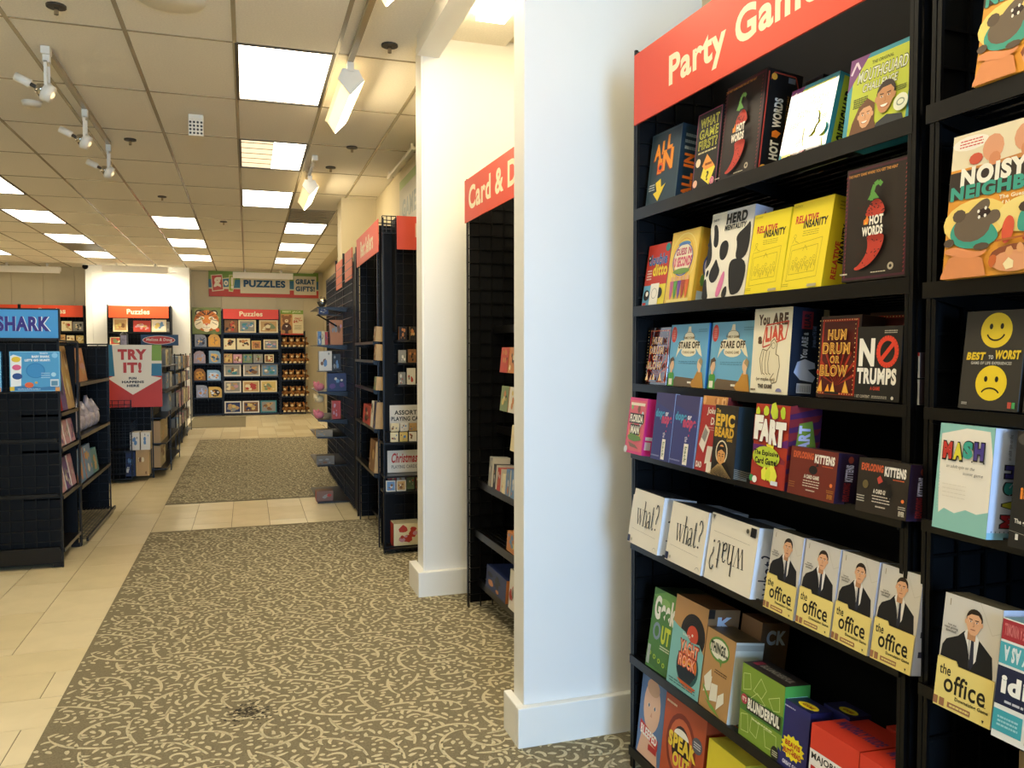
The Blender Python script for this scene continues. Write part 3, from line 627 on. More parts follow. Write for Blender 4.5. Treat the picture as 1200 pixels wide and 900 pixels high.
def f(c):
    c.rect(0, 0, 1, 1, '201D18'); c.text('N', .06, .46, .42, .84, 'F3EDE0', .05); c.ring(.70, .66, .20, .18, .0115, 'E0442C', 26); c.line([(.58,.56),(.84,.78)], .010, 'E0442C')
    c.text('TRUMPS', .04, .22, .92, .44, 'F3EDE0', .07); c.text('A GAME', .36, .14, .58, .19, 'C8442C', .04); c.text('1 SET CONTENT', .02, .03, .36, .07, 'B8AE9C', .03); c.fuzz(.4, .03, .74, .07, 2, 'A8A090'); c.circ(.86, .05, .03, 'D8D0C0', 8); c.fuzz(.62, .9, .9, .95, 2, 'C8C0B0')
game('game_box', 1.357, 1.479, 1.345, 1.37, .165, 2.8, 1.6, .06, ('201D18', '15130F', '2A2620'), 'black card game box with white capitals and a red no-entry sign', f)
for k in range(2):
    def f(c):
        c.rect(0, 0, 1, 1, 'BFBBB4'); c.rect(.12, .25, .88, .85, '3C3A38')
        for q in range(6): c.line([(.2+.11*q,.3),(.2+.11*q,.8)], .001, 'A8A4A0')
        if k: c.rect(.0, .86, 1, 1, '9C2A24')
    game('card_pack', 1.362, 1.334, 1.298, 1.368+.056*k, .053, 0, 0, .08, ('BFBBB4', '3C2A28', '2A2624'), ('small white card pack with barcode at the end of the third shelf, lower one', 'small white card pack with red top edge, stacked on another by the post')[k], f, cat='card pack')
# ---- shelf 4
def f(c):
    c.rect(0, 0, 1, 1, 'D8467C'); c.rect(.06, .05, .94, .95, 'DC6A72'); c.blobs(9, ('E8B45C', '7DB36A', 'C8D8DC', '8A5A48'), .05, .12)
    c.rect(.1, .86, .9, .91, 'F0E0C8'); c.rect(.1, .54, .9, .72, '28221E'); c.text('FLORIDA', .13, .56, .87, .70, 'F0E8D4', .06); c.rect(.2, .34, .76, .52, '28221E'); c.text('MAN', .24, .36, .72, .50, 'F0E8D4', .06)
    c.poly([(.1,.3),(.3,.36),(.8,.32),(.9,.26),(.5,.22),(.2,.24)], '6A8A4A'); c.poly([(.2,.2),(.6,.16),(.8,.1),(.3,.12)], '8A6A58'); c.circ(.08, .06, .1, 'D8D8DC')
def s(c):
    c.rect(0, 0, 1, 1, 'D02E7E'); c.text('FLORIDA MAN', .55, .12, .9, .88, '1E1216', .05, 90); c.rect(.1, .1, .45, .24, 'D8C8D0'); c.rect(.1, .27, .5, .33, 'E8E0E8')
game('game_box', 1.302, 2.495, 2.374, 1.133, .190, 7.6, 0, .065, ('D8467C', 'D02E7E', 'C8407A'), 'hot pink tropical game box at the left end of the fourth shelf', f, s)
def dope(c):
    c.rect(0, 0, 1, 1, '3C4078'); c.poly([(0,.86),(1,.72),(1,1),(0,1)], '44406C'); c.text('dope', .06, .60, .54, .76, '4E9EC0', .07); c.text('or', .58, .66, .74, .72, 'E8E4F0', .06); c.text('nope', .42, .50, .94, .66, 'C84A6C', .07); c.circ(.7, .44, .025, 'C84A6C', 8)
    c.text('the', .56, .34, .68, .42, 'C8C4D8', .02, -90); c.rect(.56, .02, .74, .32, 'ECE6D8'); c.text('back', .60, .05, .70, .28, '7A8A6A', .03, -90); c.fuzz(.02, .04, .46, .08, 1, '8A8CB4')
game('game_box', 1.302, 2.314, 2.200, 1.133, .215, 6.6, 0, .05, ('3C4078', '8FA6D0', '54507C'), 'indigo blue slim game box beside the hot pink box', dope)
game('game_box', 1.302, 2.199, 2.060, 1.133, .213, 6.8, 1, .05, ('3C4078', '8FA6D0', '54507C'), 'indigo blue slim game box beside the dark red box', dope)
def f(c):
    c.rect(0, 0, 1, 1, 'A8302E'); c.rect(0, .88, 1, 1, 'C88A4A'); c.blobs(8, ('E2B070', 'A8683A'), .04, .08, 0, .88, 1, 1.0); c.text('Joke', .25, .74, .62, .85, 'E8DCD0', .03); c.text('Dads', .45, .62, .85, .72, 'E8DCD0', .03); c.fuzz(.3, .54, .8, .6, 2, 'D8A8A0', .15)
    for p, q in (([(.08,.34),(.30,.24),(.46,.54),(.26,.62)], 'E4DCD0'), ([(.40,.10),(.62,.14),(.66,.34),(.44,.34)], 'DCD4C8'), ([(.66,.30),(.86,.34),(.9,.5),(.7,.48)], 'DCD4C8'), ([(.5,.0),(.8,.0),(.8,.14),(.5,.14)], 'E4DCD0')): c.poly(p, q)
    c.poly([(.16,.44),(.32,.38),(.4,.52),(.26,.58)], '8E8A88'); c.text('DAD', .06, .04, .3, .12, 'E8DCD0', .06)
game('game_box', 1.302, 2.053, 1.93, 1.133, .219, 8.1, 0, .05, ('A8302E', '6A2426', '8C4A34'), 'dark red game box with tilted white cards between the indigo and bearded man boxes', f)
def f(c):
    c.rect(0, 0, 1, 1, '2E2820'); c.text('The', .06, .89, .24, .95, 'E0B43C', .03); c.text('EPIC', .06, .70, .88, .88, 'E0B43C', .08); c.text('BEARD', .05, .55, .88, .69, 'D8A834', .08); c.text('GAME', .6, .50, .84, .54, 'C89A30', .04)
    c.ell(.42, .34, .26, .17, 'E6D8B4', 16); c.ell(.42, .34, .22, .15, '2E2820', 16); c.ell(.42, .28, .17, .17, 'D89A58', 14); c.poly([(.26,.34),(.32,.42),(.52,.42),(.58,.34),(.42,.38)], '241A12')
    for sx in (-1, 1): c.line([(.42+sx*.03,.31),(.42+sx*.12,.32)], .002, '241A12'); c.ell(.42+sx*.07, .285, .03, .01, '241A12', 8)
    c.line([(.42,.29),(.44,.22),(.40,.22)], .0014, '8A5424')
    c.poly([(.18,.22),(.30,.20),(.42,.16),(.54,.20),(.66,.22),(.95,.02),(.9,0),(.0,0),(.02,.06)], '1C1610')
    for k in range(20): c.line([(.42+.01*(k-10),.17),(.44+.055*(k-10),.0)], .0012, 'A88A58')
def s(c):
    c.rect(0, 0, 1, 1, '22303A')
    for k in range(7): c.line([(0,.14-.02*k),(.5,.10-.02*k),(.9,.09-.015*k)], .0012, 'A8A08C')
game('game_box', 1.292, 1.954, 1.846, 1.133, .197, 4.8, 0, .09, ('2E2820', '22303A', '3A3A34'), 'black game box with orange letters and a bearded man', f, s)
def f(c):
    c.rect(0, 0, 1, 1, 'B03A24')
    for k in range(12): a = R(30*k); c.poly([(.5,.5), (.5+.5*math.cos(a), .5+.5*math.sin(a)), (.5+.5*math.cos(a+.2), .5+.5*math.sin(a+.2))], '8A3038' if k % 3 else '6A2A70')
    c.rect(0, 0, 1, .30, 'A83428'); c.blobs(7, ('B9CC38', 'C8D43C'), .06, .12, 0, .82, 1, 1); c.blobs(5, ('D8442C', 'E8642C'), .05, .1, .1, .14, .8, .3)
    c.poly([(.42,.50),(.5,.62),(.56,.54),(.66,.6),(.62,.44)], 'F0DC3C')
    for t, a in (('F', (.02,.56,.28,.86)), ('A', (.20,.54,.50,.82)), ('R', (.48,.52,.72,.82)), ('T', (.66,.50,.96,.80))):
        c.text(t, a[0]-.02, a[1]-.014, a[2]+.02, a[3]+.01, '7A1E18', .10); c.text(t, *a, 'F0EADC', .08)
    c.ell(.44, .36, .40, .13, 'B9C83A', 18); c.text('The Explosive', .08, .36, .80, .44, '241E14', .04); c.text('Card Game!', .12, .27, .78, .35, '241E14', .04)
    c.blobs(4, ('D8DC3C', 'E8E04A'), .08, .14, .3, .04, .95, .28); c.circ(.0+.06, .08, .07, '3A8A4A'); c.circ(.16, .07, .07, 'ECE8DC'); c.rect(.64, .04, .84, .09, 'D8D8E0')
def s(c):
    c.rect(0, 0, 1, 1, '4A2450')
    for k in range(6): c.poly([(0,.1+.16*k),(.9,.2+.16*k),(1,.28+.16*k),(0,.2+.16*k)], '7E2830')
    c.poly([(.2,.4),(.5,.28),(.9,.46),(.7,.84),(.3,.8)], '7A9438'); c.text('FART', .3, .42, .66, .78, 'C8C8F0', .07, 90)
game('game_box', 1.302, 1.78, 1.650, 1.133, .211, 4.7, -2, .10, ('B03A24', '4A2450', '5A3040'), 'red game box with bursting green clouds and slanted white letters', f, s)
def ek(base, kt, ed):
    def f(c):
        c.rect(0, 0, 1, 1, base)
        c.text('EXPLODING', .06, .77, .50, .91, 'C85A34', .07); c.text('KITTENS', .53, .72, .94, .90, 'E9E0D0', .06); c.fuzz(.7, .66, .92, .70, 1, 'C85A34')
        c.ell(.52, .57, .09, .09, '1C1818', 14); c.poly([(.56,.64),(.60,.72),(.63,.66)], '2A2424'); c.text('A CARD GAME', .34, .38, .66, .46, 'E0D4C0', .05)
        c.fuzz(.32, .20, .68, .36, 3, 'D8C8B4', .16); c.fuzz(.40, .12, .60, .17, 1, 'C8B8A4'); c.text('EVER', .86, .06, .97, .15, kt, .05); c.fuzz(.84, .17, .98, .24, 2, kt, .2); c.circ(.92, .33, .03, 'E8783A', 8)
        if ed: c.poly([(.40,.66),(.46,.72),(.52,.62),(.44,.56)], 'B84438'); c.poly([(.58,.40),(.62,.58),(.68,.60),(.72,.42),(.66,.30)], '181412'); c.ell(.18, .52, .06, .08, '6A5A34', 10); c.fuzz(.02, .18, .18, .32, 3, 'C8BCA8', .2)
        else: c.fuzz(.03, .14, .16, .28, 3, '9C6434', .2)
    return f
def s(c):
    c.rect(0, 0, 1, 1, '2A1C34'); c.rect(.7, 0, 1, 1, '201624'); c.text('KITTENS', .3, .45, .58, .78, 'C8C8E8', .05, 90); c.text('EXPLODING', .28, .06, .52, .42, '8A2C30', .05, 90); c.circ(.45, .88, .1, '8A3C30', 8)
game('card_game_box', 1.302, 1.635, 1.477, 1.133, .116, 6.9, -1, .082, ('6E2A1E', '2A1C34', '3A2420'), 'low dark red card game box with a black bomb', ek('6E2A1E', 'B87830', False), s)
game('card_game_box', 1.302, 1.405, 1.272, 1.133, .116, 5.6, -3, .082, ('2E261E', '1A1618', '2A241E'), 'low black card game box with a black cat, right of the dark red one', ek('2E261E', 'C8BCA8', True), s)
# ---- shelf 5
def what(up):
    def f(c):
        c.rect(0, 0, 1, 1, 'E9E0CC')
        def L(t, *a, **k):
            if up: c.text(t, *a, '1E1A16', k.get('b', .01))
            else: c.text(t, 1-a[2], 1-a[3], 1-a[0], 1-a[1], '1E1A16', k.get('b', .01), 180)
        def S(x, y, l, th=.004):
            if not up: x, y = 1-x, 1-y
            c.line([(x-l, y), (x+l, y)], .0014, '1E1A16')
        def V(x, y0, y1, wd=.004):
            p = [(x, y0), (x, y1)]
            if not up: p = [(1-a, 1-b) for a, b in p]
            c.line(p, wd, '1E1A16')
        y0 = .38
        # w h a t ? drawn tall and condensed, thick stems with hairline serifs
        for a in ((.22, .66, .27, y0), (.27, y0, .315, .60), (.30, .66, .35, y0), (.35, y0, .40, .66)):
            p = [(a[0], a[1]), (a[2], a[3])]
            if not up: p = [(1-q[0], 1-q[1]) for q in p]
            c.line(p, .0058 if a[1] > a[3] else .0016, '1E1A16')
        S(.225, .66, .03); S(.305, .66, .03); S(.40, .66, .025)
        V(.45, y0, .82, .0055); V(.535, y0, .60, .0055); S(.45, y0, .03); S(.535, y0, .03); S(.44, .82, .018)
        p = [(.45,.60),(.48,.66),(.515,.66),(.535,.60)]; q = [(.58,.62),(.60,.66),(.63,.66),(.65,.60)]; r = [(.65,.50),(.60,.49),(.575,.44),(.59,.385),(.62,.38),(.65,.43)]; t = [(.65,.40),(.67,.38),(.69,.40)]
        u = [(.735,.42),(.75,.38),(.775,.39),(.785,.42)]; v = [(.82,.76),(.84,.83),(.88,.83),(.91,.76),(.90,.66),(.86,.58),(.86,.50)]
        for w_, th in ((p,.003),(q,.003),(r,.004),(t,.002),(u,.003),(v,.0042)):
            if not up: w_ = [(1-a, 1-b) for a, b in w_]
            c.line(w_, th, '1E1A16')
        V(.65, .40, .61, .0055); V(.735, .41, .78, .0055); S(.74, .66, .035); c.circ(.86 if up else .14, .41 if up else .59, .018, '1E1A16', 8)
        l = [(.12,.28),(.9,.26)]
        if not up: l = [(1-a,1-b) for a, b in l]
        c.line(l, .0008, '9A927E')
        if up: c.rect(.02, .02, .10, .14, '2A2C48'); c.circ(.16, .08, .025, 'B8B098', 8); c.ring(.92, .05, .05, .05, .001, '6A6454', 10, 0, 180)
        else: c.rect(.86, .84, .97, .97, '15130F'); c.circ(.80, .90, .03, '5A5648', 8); c.poly([(.02,.98),(.10,.98),(.06,.90)], '6A6454')
    return f
def whs(c):
    c.rect(0, 0, 1, 1, 'DDE2EA'); c.text('what?', .2, .06, .86, .62, '2A3450', -.005, 90); c.fuzz(.6, .7, .9, .92, 4, 'A8B0C4', .12)
game('game_box', 1.317, 2.503, 2.29, .818, .188, 8.6, 1.5, .12, ('E9E0CC', 'DDE2EA', '3A3C42'), 'large cream game box with black serif word at the left end of the shelf', what(True), whs)
game('game_box', 1.317, 2.247, 2.038, .818, .187, 9.3, 1, .12, ('E9E0CC', 'DDE2EA', '3A3C42'), 'large cream game box with black serif word, middle one of three', what(True), whs)
game('game_box', 1.317, 2.026, 1.798, .818, .192, 9, 1.5, .085, ('E9E0CC', 'DDE2EA', '3A3C42'), 'large cream game box standing upside down with inverted black word', what(False), whs)
for k in range(3): pass
def office(c):
    c.rect(0, 0, 1, 1, 'CFC8BC'); c.line([(.62,1),(.86,.76),(1,.8)], .0012, 'C0B8A8'); c.rect(.10, .90, .115, .96, '8A7A5A')
    c.poly([(.02,.42),(.04,.54),(.10,.60),(.30,.66),(.40,.72),(.62,.70),(.76,.64),(.90,.58),(.94,.42),(.94,.38),(.5,.36)], '17181C')
    c.poly([(.40,.70),(.48,.60),(.56,.42),(.64,.50),(.66,.68),(.58,.74),(.44,.74)], 'E6E2DA'); c.poly([(.53,.66),(.58,.66),(.61,.46),(.56,.40),(.53,.46)], '262A3A'); c.line([(.50,.66),(.53,.42)], .001, '3A3C44')
    c.rect(.46, .66, .60, .76, 'B9855E'); c.face(.55, .815, .135, 'DDA880', '2A1D14', False)
    c.text('how you', .12, .72, .26, .745, '4A4438', .02); c.text('react getting', .06, .695, .30, .72, '4A4438', .02); c.text('downsized?', .09, .67, .28, .695, '4A4438', .02)
    c.poly([(0,0),(1,0),(1,.40),(.38,.40),(.34,.44),(.02,.44),(0,.42)], 'E8D27C'); c.line([(0,.43),(.33,.44),(.37,.40),(1,.40)], .001, 'B89C4A')
    c.text('the', .06, .29, .26, .38, '2A2418', .015); c.text('office', .16, .15, .88, .32, '1E1A12', .015)
    c.line([(.80,.155),(.90,.155)], .0012, '1E1A12'); c.text('Downsizing Game', .38, .095, .95, .135, '3A3018', .03)
    c.rect(.0, .015, .08, .085, '9A6A4A'); c.rect(.11, .015, .2, .085, '9A6A4A'); c.rect(.26, .025, .66, .07, '9A6A4A'); c.fuzz(.28, .03, .64, .065, 1, 'E8D27C'); c.poly([(.86,.05),(.90,.05),(.88,.02)], '2A2418')
def offs(c):
    c.rect(0, 0, 1, 1, 'C9CCDC')
    for k in range(4): c.rect(.2, .18+.2*k, .7, .24+.2*k, '3A3C50')
t_ = [(1.744, 1.622, 2), (1.614, 1.497, 0), (1.493, 1.378, 2), (1.371, 1.262, 0)]
for k, (a, b, y) in enumerate(t_):
    game('game_box', 1.317, a, b, .815, .206, 8, y, .055, ('E8D27C', 'C9CCDC', '4A4434'), 'yellow game box with a suited man, %s' % ('beside the upside down box', 'second in the row of four', 'third in the row of four', 'last in the row by the post')[k], office, offs, group='game boxes with a suited man')
for k in range(2):
    game('game_box', 1.40, (2.25, 2.02)[k], (2.10, 1.88)[k], .806, .185, 9, 0, .1, ('DDD6C4', 'B8C8E4', '8FA4C8'), ('pale game box lying behind the leftmost cream box', 'pale game box lying behind the upside down cream box')[k], None, whs)
# ---- shelf 6
def f(c):
    c.rect(0, 0, 1, 1, '4B7A3A'); c.poly([(0,.9),(.5,1),(1,1),(1,.7),(.5,.8)], '6A9A4A'); c.ell(.5, .86, .2, .05, '8AB060', 12)
    c.text('Geek', .10, .62, .98, .92, 'E9E6D8', .05); c.ell(.30, .48, .16, .11, '7E8E9C', 14); c.ell(.30, .48, .09, .07, '4B7A3A', 12); c.text('UT', .50, .36, .86, .58, 'C3CC3E', .08); c.fuzz(.5, .28, .9, .34, 2, 'C8D0B0')
    c.poly([(0,.20),(1,.08),(1,.0),(0,.06)], '3E6A30')
    for k in range(4): c.circ(.14+.2*k, .18-.02*k, .06, '9CB83C', 8); c.circ(.14+.2*k, .18-.02*k, .025, '2E4A24', 6)
    c.rect(.04, .04, .16, .28, '9CA8A0')
game('game_box', 1.342, 2.406, 2.262, .415, .265, 8.5, -2, .17, ('4B7A3A', '2E4A24', '26301E'), 'green game box with tall white and lime letters, left end of the sixth shelf', f)
def f(c):
    c.rect(0, 0, 1, 1, 'B98A54'); c.circ(.62, .64, .37, '1E1A18', 30)
    for q in (.33, .29, .25, .21): c.ring(.62, .64, q, q*c.w/c.h, .0006, '3A3430', 30)
    c.circ(.62, .64, .17, 'C8482C', 20); c.circ(.62, .64, .025, 'E8E0D0', 8); c.poly([(0,0),(1,0),(1,.50),(.85,.58),(.6,.56),(.4,.64),(.2,.66),(0,.70)], '7FB8B0')
    c.circ(.58, .28, .34, '24504E', 24); c.circ(.58, .30, .28, 'D8702C', 20); c.ell(.58, .24, .26, .10, 'F0A83C', 14); c.poly([(.26,.22),(.42,.30),(.5,.26),(.62,.32),(.86,.24),(.72,.12),(.4,.12)], '16242C'); c.poly([(.3,.12),(.9,.10),(.8,.05),(.5,.06)], 'C85A28')
    for t, a in (('YACHT', (.30,.40,.86,.55)), ('ROCK', (.30,.26,.82,.40))): c.text(t, a[0]-.02, a[1]-.01, a[2]+.02, a[3]+.01, '5A1E14', .09); c.text(t, *a, 'E8684A', .06); c.text(t, a[0]+.02, a[1]+.012, a[2]-.02, a[3]-.012, 'F4C8A0', -.01)
    c.text('The Name That', .34, .60, .58, .63, 'E8E0D0', .02); c.fuzz(.06, .03, .9, .09, 2, '3E6E68', .2)
def kp(c):
    c.rect(0, 0, 1, 1, '8A6A4A'); c.rect(.0, .90, .2, 1, '2A2420'); c.text('K', .3, .78, .8, .92, '8A2A24', .1); c.text('K', .3, .78, .8, .92, 'C8D4E4', .05)
game('game_box', 1.342, 2.265, 2.088, .413, .283, 7.8, -1.5, .115, ('B98A54', '8A6A4A', '5E4226'), 'teal and tan game box with a black vinyl record', f, kp)
def ck(c):
    c.rect(0, 0, 1, 1, '6A5038'); c.text('CK', .2, .76, .9, .92, '8A2A24', .1); c.text('CK', .2, .76, .9, .92, 'B8C4D4', .05)
game('game_box', 1.462, 2.085, 1.985, .40, .275, 7.8, 0, .10, ('8A6A4A', '6A5038', '5E4226'), 'tan game box tucked behind the record box', None, ck)
def f(c):
    c.rect(0, 0, 1, 1, 'B58A54'); c.ell(.48, .80, .36, .15, '5F8E3C', 18); c.ell(.48, .80, .31, .12, 'E9E4CC', 18); c.poly([(.48,.70),(.62,.70),(.6,.60)], '5F8E3C'); c.text('THINGS...', .18, .74, .80, .87, '24301C', .06)
    c.fuzz(.4, .50, .84, .56, 2, '5A3E20', .2)
    for p in ([(.08,.38),(.30,.52),(.34,.40),(.16,.26)], [(.10,.20),(.34,.26),(.36,.44),(.2,.42)], [(.34,.14),(.60,.18),(.58,.38),(.36,.36)], [(.60,.08),(.84,.22),(.80,.34),(.62,.26)]): c.poly(p, 'E6DFC8')
    c.poly([(.08,.30),(.36,.16),(.34,.12),(.08,.26)], '6E9A3E'); c.poly([(.2,.14),(.5,.10),(.76,.02),(.4,.06)], '6E9A3E')
def s(c): c.rect(0, 0, 1, 1, 'C9C6BC'); c.rect(0, .9, 1, .97, 'A8A49A')
game('game_box', 1.342, 2.083, 1.935, .410, .238, 7.6, 1, .095, ('B58A54', 'C9C6BC', '5A4A30'), 'tan game box with a green speech bubble and pale side', f, s)
def f(c):
    c.rect(0, 0, 1, 1, '7F9C34'); c.rect(0, .36, 1, .60, '4C7A30')
    for p in ([(.06,.64),(.04,.86),(.2,.9),(.24,.7)], [(.3,.7),(.46,.92),(.6,.8),(.5,.66)], [(.66,.72),(.9,.82),(.92,.64),(.78,.6)], [(.04,.3),(.2,.34),(.24,.1),(.06,.08)], [(.3,.34),(.48,.3),(.44,.1),(.28,.14)], [(.6,.3),(.66,.08),(.9,.1),(.88,.3)], [(.2,.54),(.4,.7),(.6,.6)]):
        c.line(p+[p[0]], .0016, 'CFDC8E')
    c.ell(.10, .52, .08, .07, 'B83A4A', 12); c.text('IT\'S', .05, .49, .15, .55, 'F0E8D8', .04); c.rect(.17, .40, .96, .58, '2A2A1A'); c.text('BLUNDERFUL', .19, .42, .94, .57, 'F1ECD8', .07); c.fuzz(.3, .3, .8, .35, 1, 'D8E0A8', .2); c.ell(.88, .08, .09, .10, '2A2A1A', 12); c.fuzz(.82, .04, .94, .12, 3, 'C8C8A8')
def s(c): c.rect(0, 0, 1, 1, '4FA04A'); c.line([(.1,.5),(.1,.85),(.9,.85),(.9,.5),(.1,.5)], .002, '9FD8C0'); c.rect(.3, .66, .6, .72, '1E4A1E')
def tp(c): c.rect(0, 0, 1, 1, '2A2422'); c.text('BLUNDERFUL', .2, .35, .9, .65, '8A8478', .04); c.rect(.05, .3, .16, .7, '8A2A3A')
game('game_box', 1.342, 1.88, 1.70, .413, .20, 4.1, 0, .08, ('7F9C34', '4FA04A', '2A2422'), 'lime green game box with white outlined shapes and a dark title band', f, s, tp)
def f(c):
    c.rect(0, 0, 1, 1, '2A2A66'); c.star(.5, .34, .42, .19, 14, 'F0DE28'); c.text('BEAVIS', .24, .35, .76, .43, 'B8341E', .07); c.text('AND', .44, .31, .56, .34, 'B8341E', .05); c.text('BUTT-HEAD', .2, .23, .80, .31, 'B8341E', .07)
    c.text('GREAT GAME', .2, .06, .8, .12, 'DCD8E8', .05); c.fuzz(.05, .9, .5, .94, 1, 'A8A8C8')
def tp(c): c.rect(0, 0, 1, 1, '1E1E44'); c.ell(.62, .4, .3, .26, 'E0CC28', 16); c.text('GAME', .45, .3, .8, .5, '8A2A18', .05)
game('game_box', 1.342, 1.712, 1.606, .413, .170, 5.4, -1, .07, ('2A2A66', '1E1E4A', '1E1E44'), 'navy blue small game box with a yellow starburst', f, None, tp)
game('game_box', 1.43, 1.66, 1.57, .405, .170, 5.4, -1, .07, ('2A2A66', '1E1E4A', '1E1E44'), 'navy blue small game box behind the one with the starburst', None, None, tp)
def f(c):
    c.rect(0, 0, 1, 1, 'D9402A'); c.rect(.0, .40, .74, .62, 'F0E8DC'); c.text('MAJORLY', .04, .45, .70, .58, '1E1814', .03); c.rect(0, .16, .9, .40, 'F0E8DC'); c.text('RUDE', .04, .18, .84, .38, 'C82A24', .08)
def tp(c): c.rect(0, 0, 1, 1, 'C63A28'); c.text('MAJORLY RUDE', .1, .3, .95, .6, '54346A', .05)
game('game_box', 1.335, 1.585, 1.43, .412, .160, 4, -1, .16, ('D9402A', 'A83020', 'C63A28'), 'bright red game box with black and red capitals, left of two', f, None, tp)
game('game_box', 1.335, 1.425, 1.275, .412, .160, 4, -1, .16, ('D9402A', 'A83020', 'C63A28'), 'bright red game box with black and red capitals, against the post', f, None, tp)
game('game_box', 1.51, 1.53, 1.37, .395, .165, 4, 0, .10, ('B83424', 'A83020', 'A83426'), 'red game box laid behind the two bright red ones', None, None, tp)
# ---- shelf 7
def f(c):
    c.rect(0, 0, 1, 1, '5A78A8'); c.poly([(.05,0),(.2,.3),(.8,.3),(.9,0)], 'E0B498'); c.ell(.5, .62, .34, .30, 'E3BA9E', 22); c.ell(.5, .84, .26, .10, 'D0A482', 14)
    for x in (.38, .62): c.ell(x, .62, .05, .025, 'F0ECE4', 8); c.ell(x, .62, .03, .024, '3A4A6A', 8)
    c.poly([(.46,.50),(.54,.50),(.52,.56)], 'D09A80'); c.poly([(.1,.40),(.86,.30),(.86,.18),(.1,.28)], 'C8302A'); c.text('BLEEPED', .14, .25, .82, .36, 'F4ECE4', .05, slope=-.03); c.rect(.5, .12, .84, .19, 'B82A24')
game('game_box', 1.34, 2.47, 2.31, .09, .29, 6, 0, .10, ('5A78A8', '3A5080', '2E3E66'), 'blue game box with a baby portrait on the lowest visible shelf', f, None, lambda c: (c.rect(0, 0, 1, 1, '3A3A50'), c.text('BLEEPED', .1, .3, .9, .7, 'B83A34', .05)))
def f(c):
    c.rect(0, 0, 1, 1, 'B4502A'); c.ell(.46, .50, .36, .38, '7E2E1A', 22); c.ell(.46, .50, .30, .32, 'C8643A', 20); c.ell(.46, .50, .22, .24, '2A1410', 18); c.ell(.46, .62, .18, .08, 'EDE6D4', 12, 0, 180); c.ell(.46, .34, .15, .08, 'C8484A', 12)
    c.text('SPEAK', .16, .44, .84, .62, 'E8C83C', .07); c.text('OUT', .3, .26, .7, .42, 'E8C83C', .07); c.ell(.84, .66, .12, .09, '5A5A60', 14); c.fuzz(.76, .62, .92, .70, 3, 'C8C8C8'); c.fuzz(.04, .9, .3, .95, 1, 'E8C8A0')
game('game_box', 1.33, 2.29, 2.06, .09, .275, 6, -1, .15, ('B4502A', '9A3E20', '6E2E1A'), 'rust orange game box with an open mouth on the lowest visible shelf', f, None, lambda c: (c.rect(0, 0, 1, 1, '5A2A18'), c.text('SPEAK OUT', .1, .3, .9, .7, 'A87830', .05)))
game('game_box', 1.33, 2.04, 1.86, .09, .235, 6, 0, .10, ('E0CC34', 'B8A42C', 'D8C840'), 'plain yellow game box on the lowest visible shelf', lambda c: (c.rect(0, 0, 1, 1, 'DCC830'), c.rect(.1, .1, .9, .6, 'C23A2C')), None, None)
# ---- second bay
def noisy(c):
    O = 'E39A34'; c.rect(0, 0, 1, 1, O); c.rect(0, .76, 1, 1, 'E4D6B4'); c.poly([(.0,.74),(1,.80),(1,.70),(0,.66)], 'C48444'); c.ell(.16, .93, .16, .05, 'F0E8D8', 14); c.fuzz(.06, .90, .27, .96, 3, 'C8443A', .2)
    for x, y in ((.36, .86), (.62, .88), (.84, .86)): c.ell(x, y, .09, .09, 'D99A74', 12); c.ell(x+.02, y-.08, .05, .05, 'D0885E', 10)
    c.ell(.22, .81, .06, .04, 'C8543A', 10); c.rect(0, .56, 1, .74, '33281F'); c.poly([(0,.72),(1,.76),(1,.55),(0,.55)], '33281F')
    c.text('NOISY', .10, .63, .66, .76, 'F0EAD8', .09, slope=.0); c.text('NEIGHBORS', .02, .54, .98, .64, '3E9C86', .08); c.text('The Guessing Game', .45, .49, .86, .525, 'F0E4C0', .03); c.text('of Next-Door Noise', .45, .45, .86, .485, 'F0E4C0', .03)
    c.ell(.26, .38, .28, .15, 'EFD070', 18); c.ell(.70, .38, .26, .12, 'F0D884', 18)
    c.sp([(.06,.30),(.10,.38),(.20,.42),(.30,.40),(.40,.34),(.46,.26),(.40,.22),(.3,.2),(.14,.22)], '3E9C86')
    c.ell(.24, .345, .16, .105, '6A5A48', 16); c.ell(.12, .43, .06, .045, '5A4A3A', 10); c.sp([(.18,.42),(.28,.50),(.36,.52),(.38,.46),(.30,.42)], '6A5A48'); c.sp([(.30,.40),(.44,.44),(.48,.38),(.42,.34),(.32,.35)], '6A5A48'); c.sp([(.28,.44),(.36,.46),(.40,.42),(.32,.39)], '2A1614')
    for x, y in ((.29,.44),(.35,.455),(.30,.40),(.35,.405)): c.ell(x, y, .012, .013, 'F0EADC', 6)
    c.ell(.05, .25, .05, .03, '5A4A3A', 8); c.ell(.34, .20, .07, .025, '5A4A3A', 8)
    c.sp([(.50,.30),(.54,.38),(.60,.34),(.58,.22),(.52,.20)], 'D8583A'); c.sp([(.62,.28),(.64,.40),(.72,.38),(.70,.26)], '3E9C86'); c.ell(.70, .42, .08, .04, '4A3A2C', 10); c.sp([(.66,.24),(.8,.32),(.84,.28),(.72,.18)], 'C84A30')
    c.poly([(0,.02),(.06,.14),(.2,.18),(.36,.12),(.4,0),(0,0)], 'D98A54'); c.ell(.62, .12, .20, .07, '8A4A2A', 14); c.ell(.62, .08, .18, .07, 'DE9A6C', 14); c.sp([(.0,.18),(.12,.22),(.3,.16),(.4,.18),(.3,.12)], 'E0905C'); c.blobs(6, ('C8642E', 'F0DCA8', 'E0A068'), .02, .05, .4, .0, 1, .2)
    c.line([(.46,.22),(1,.24)], .004, 'B4642C')
game('game_box', 1.318, 1.146, .925, 1.968, .27, 8, 0, .06, ('E39A34', '8A5A24', 'B87A34'), 'orange game box with a roaring grey hippo, top shelf of the right edge rack', noisy)
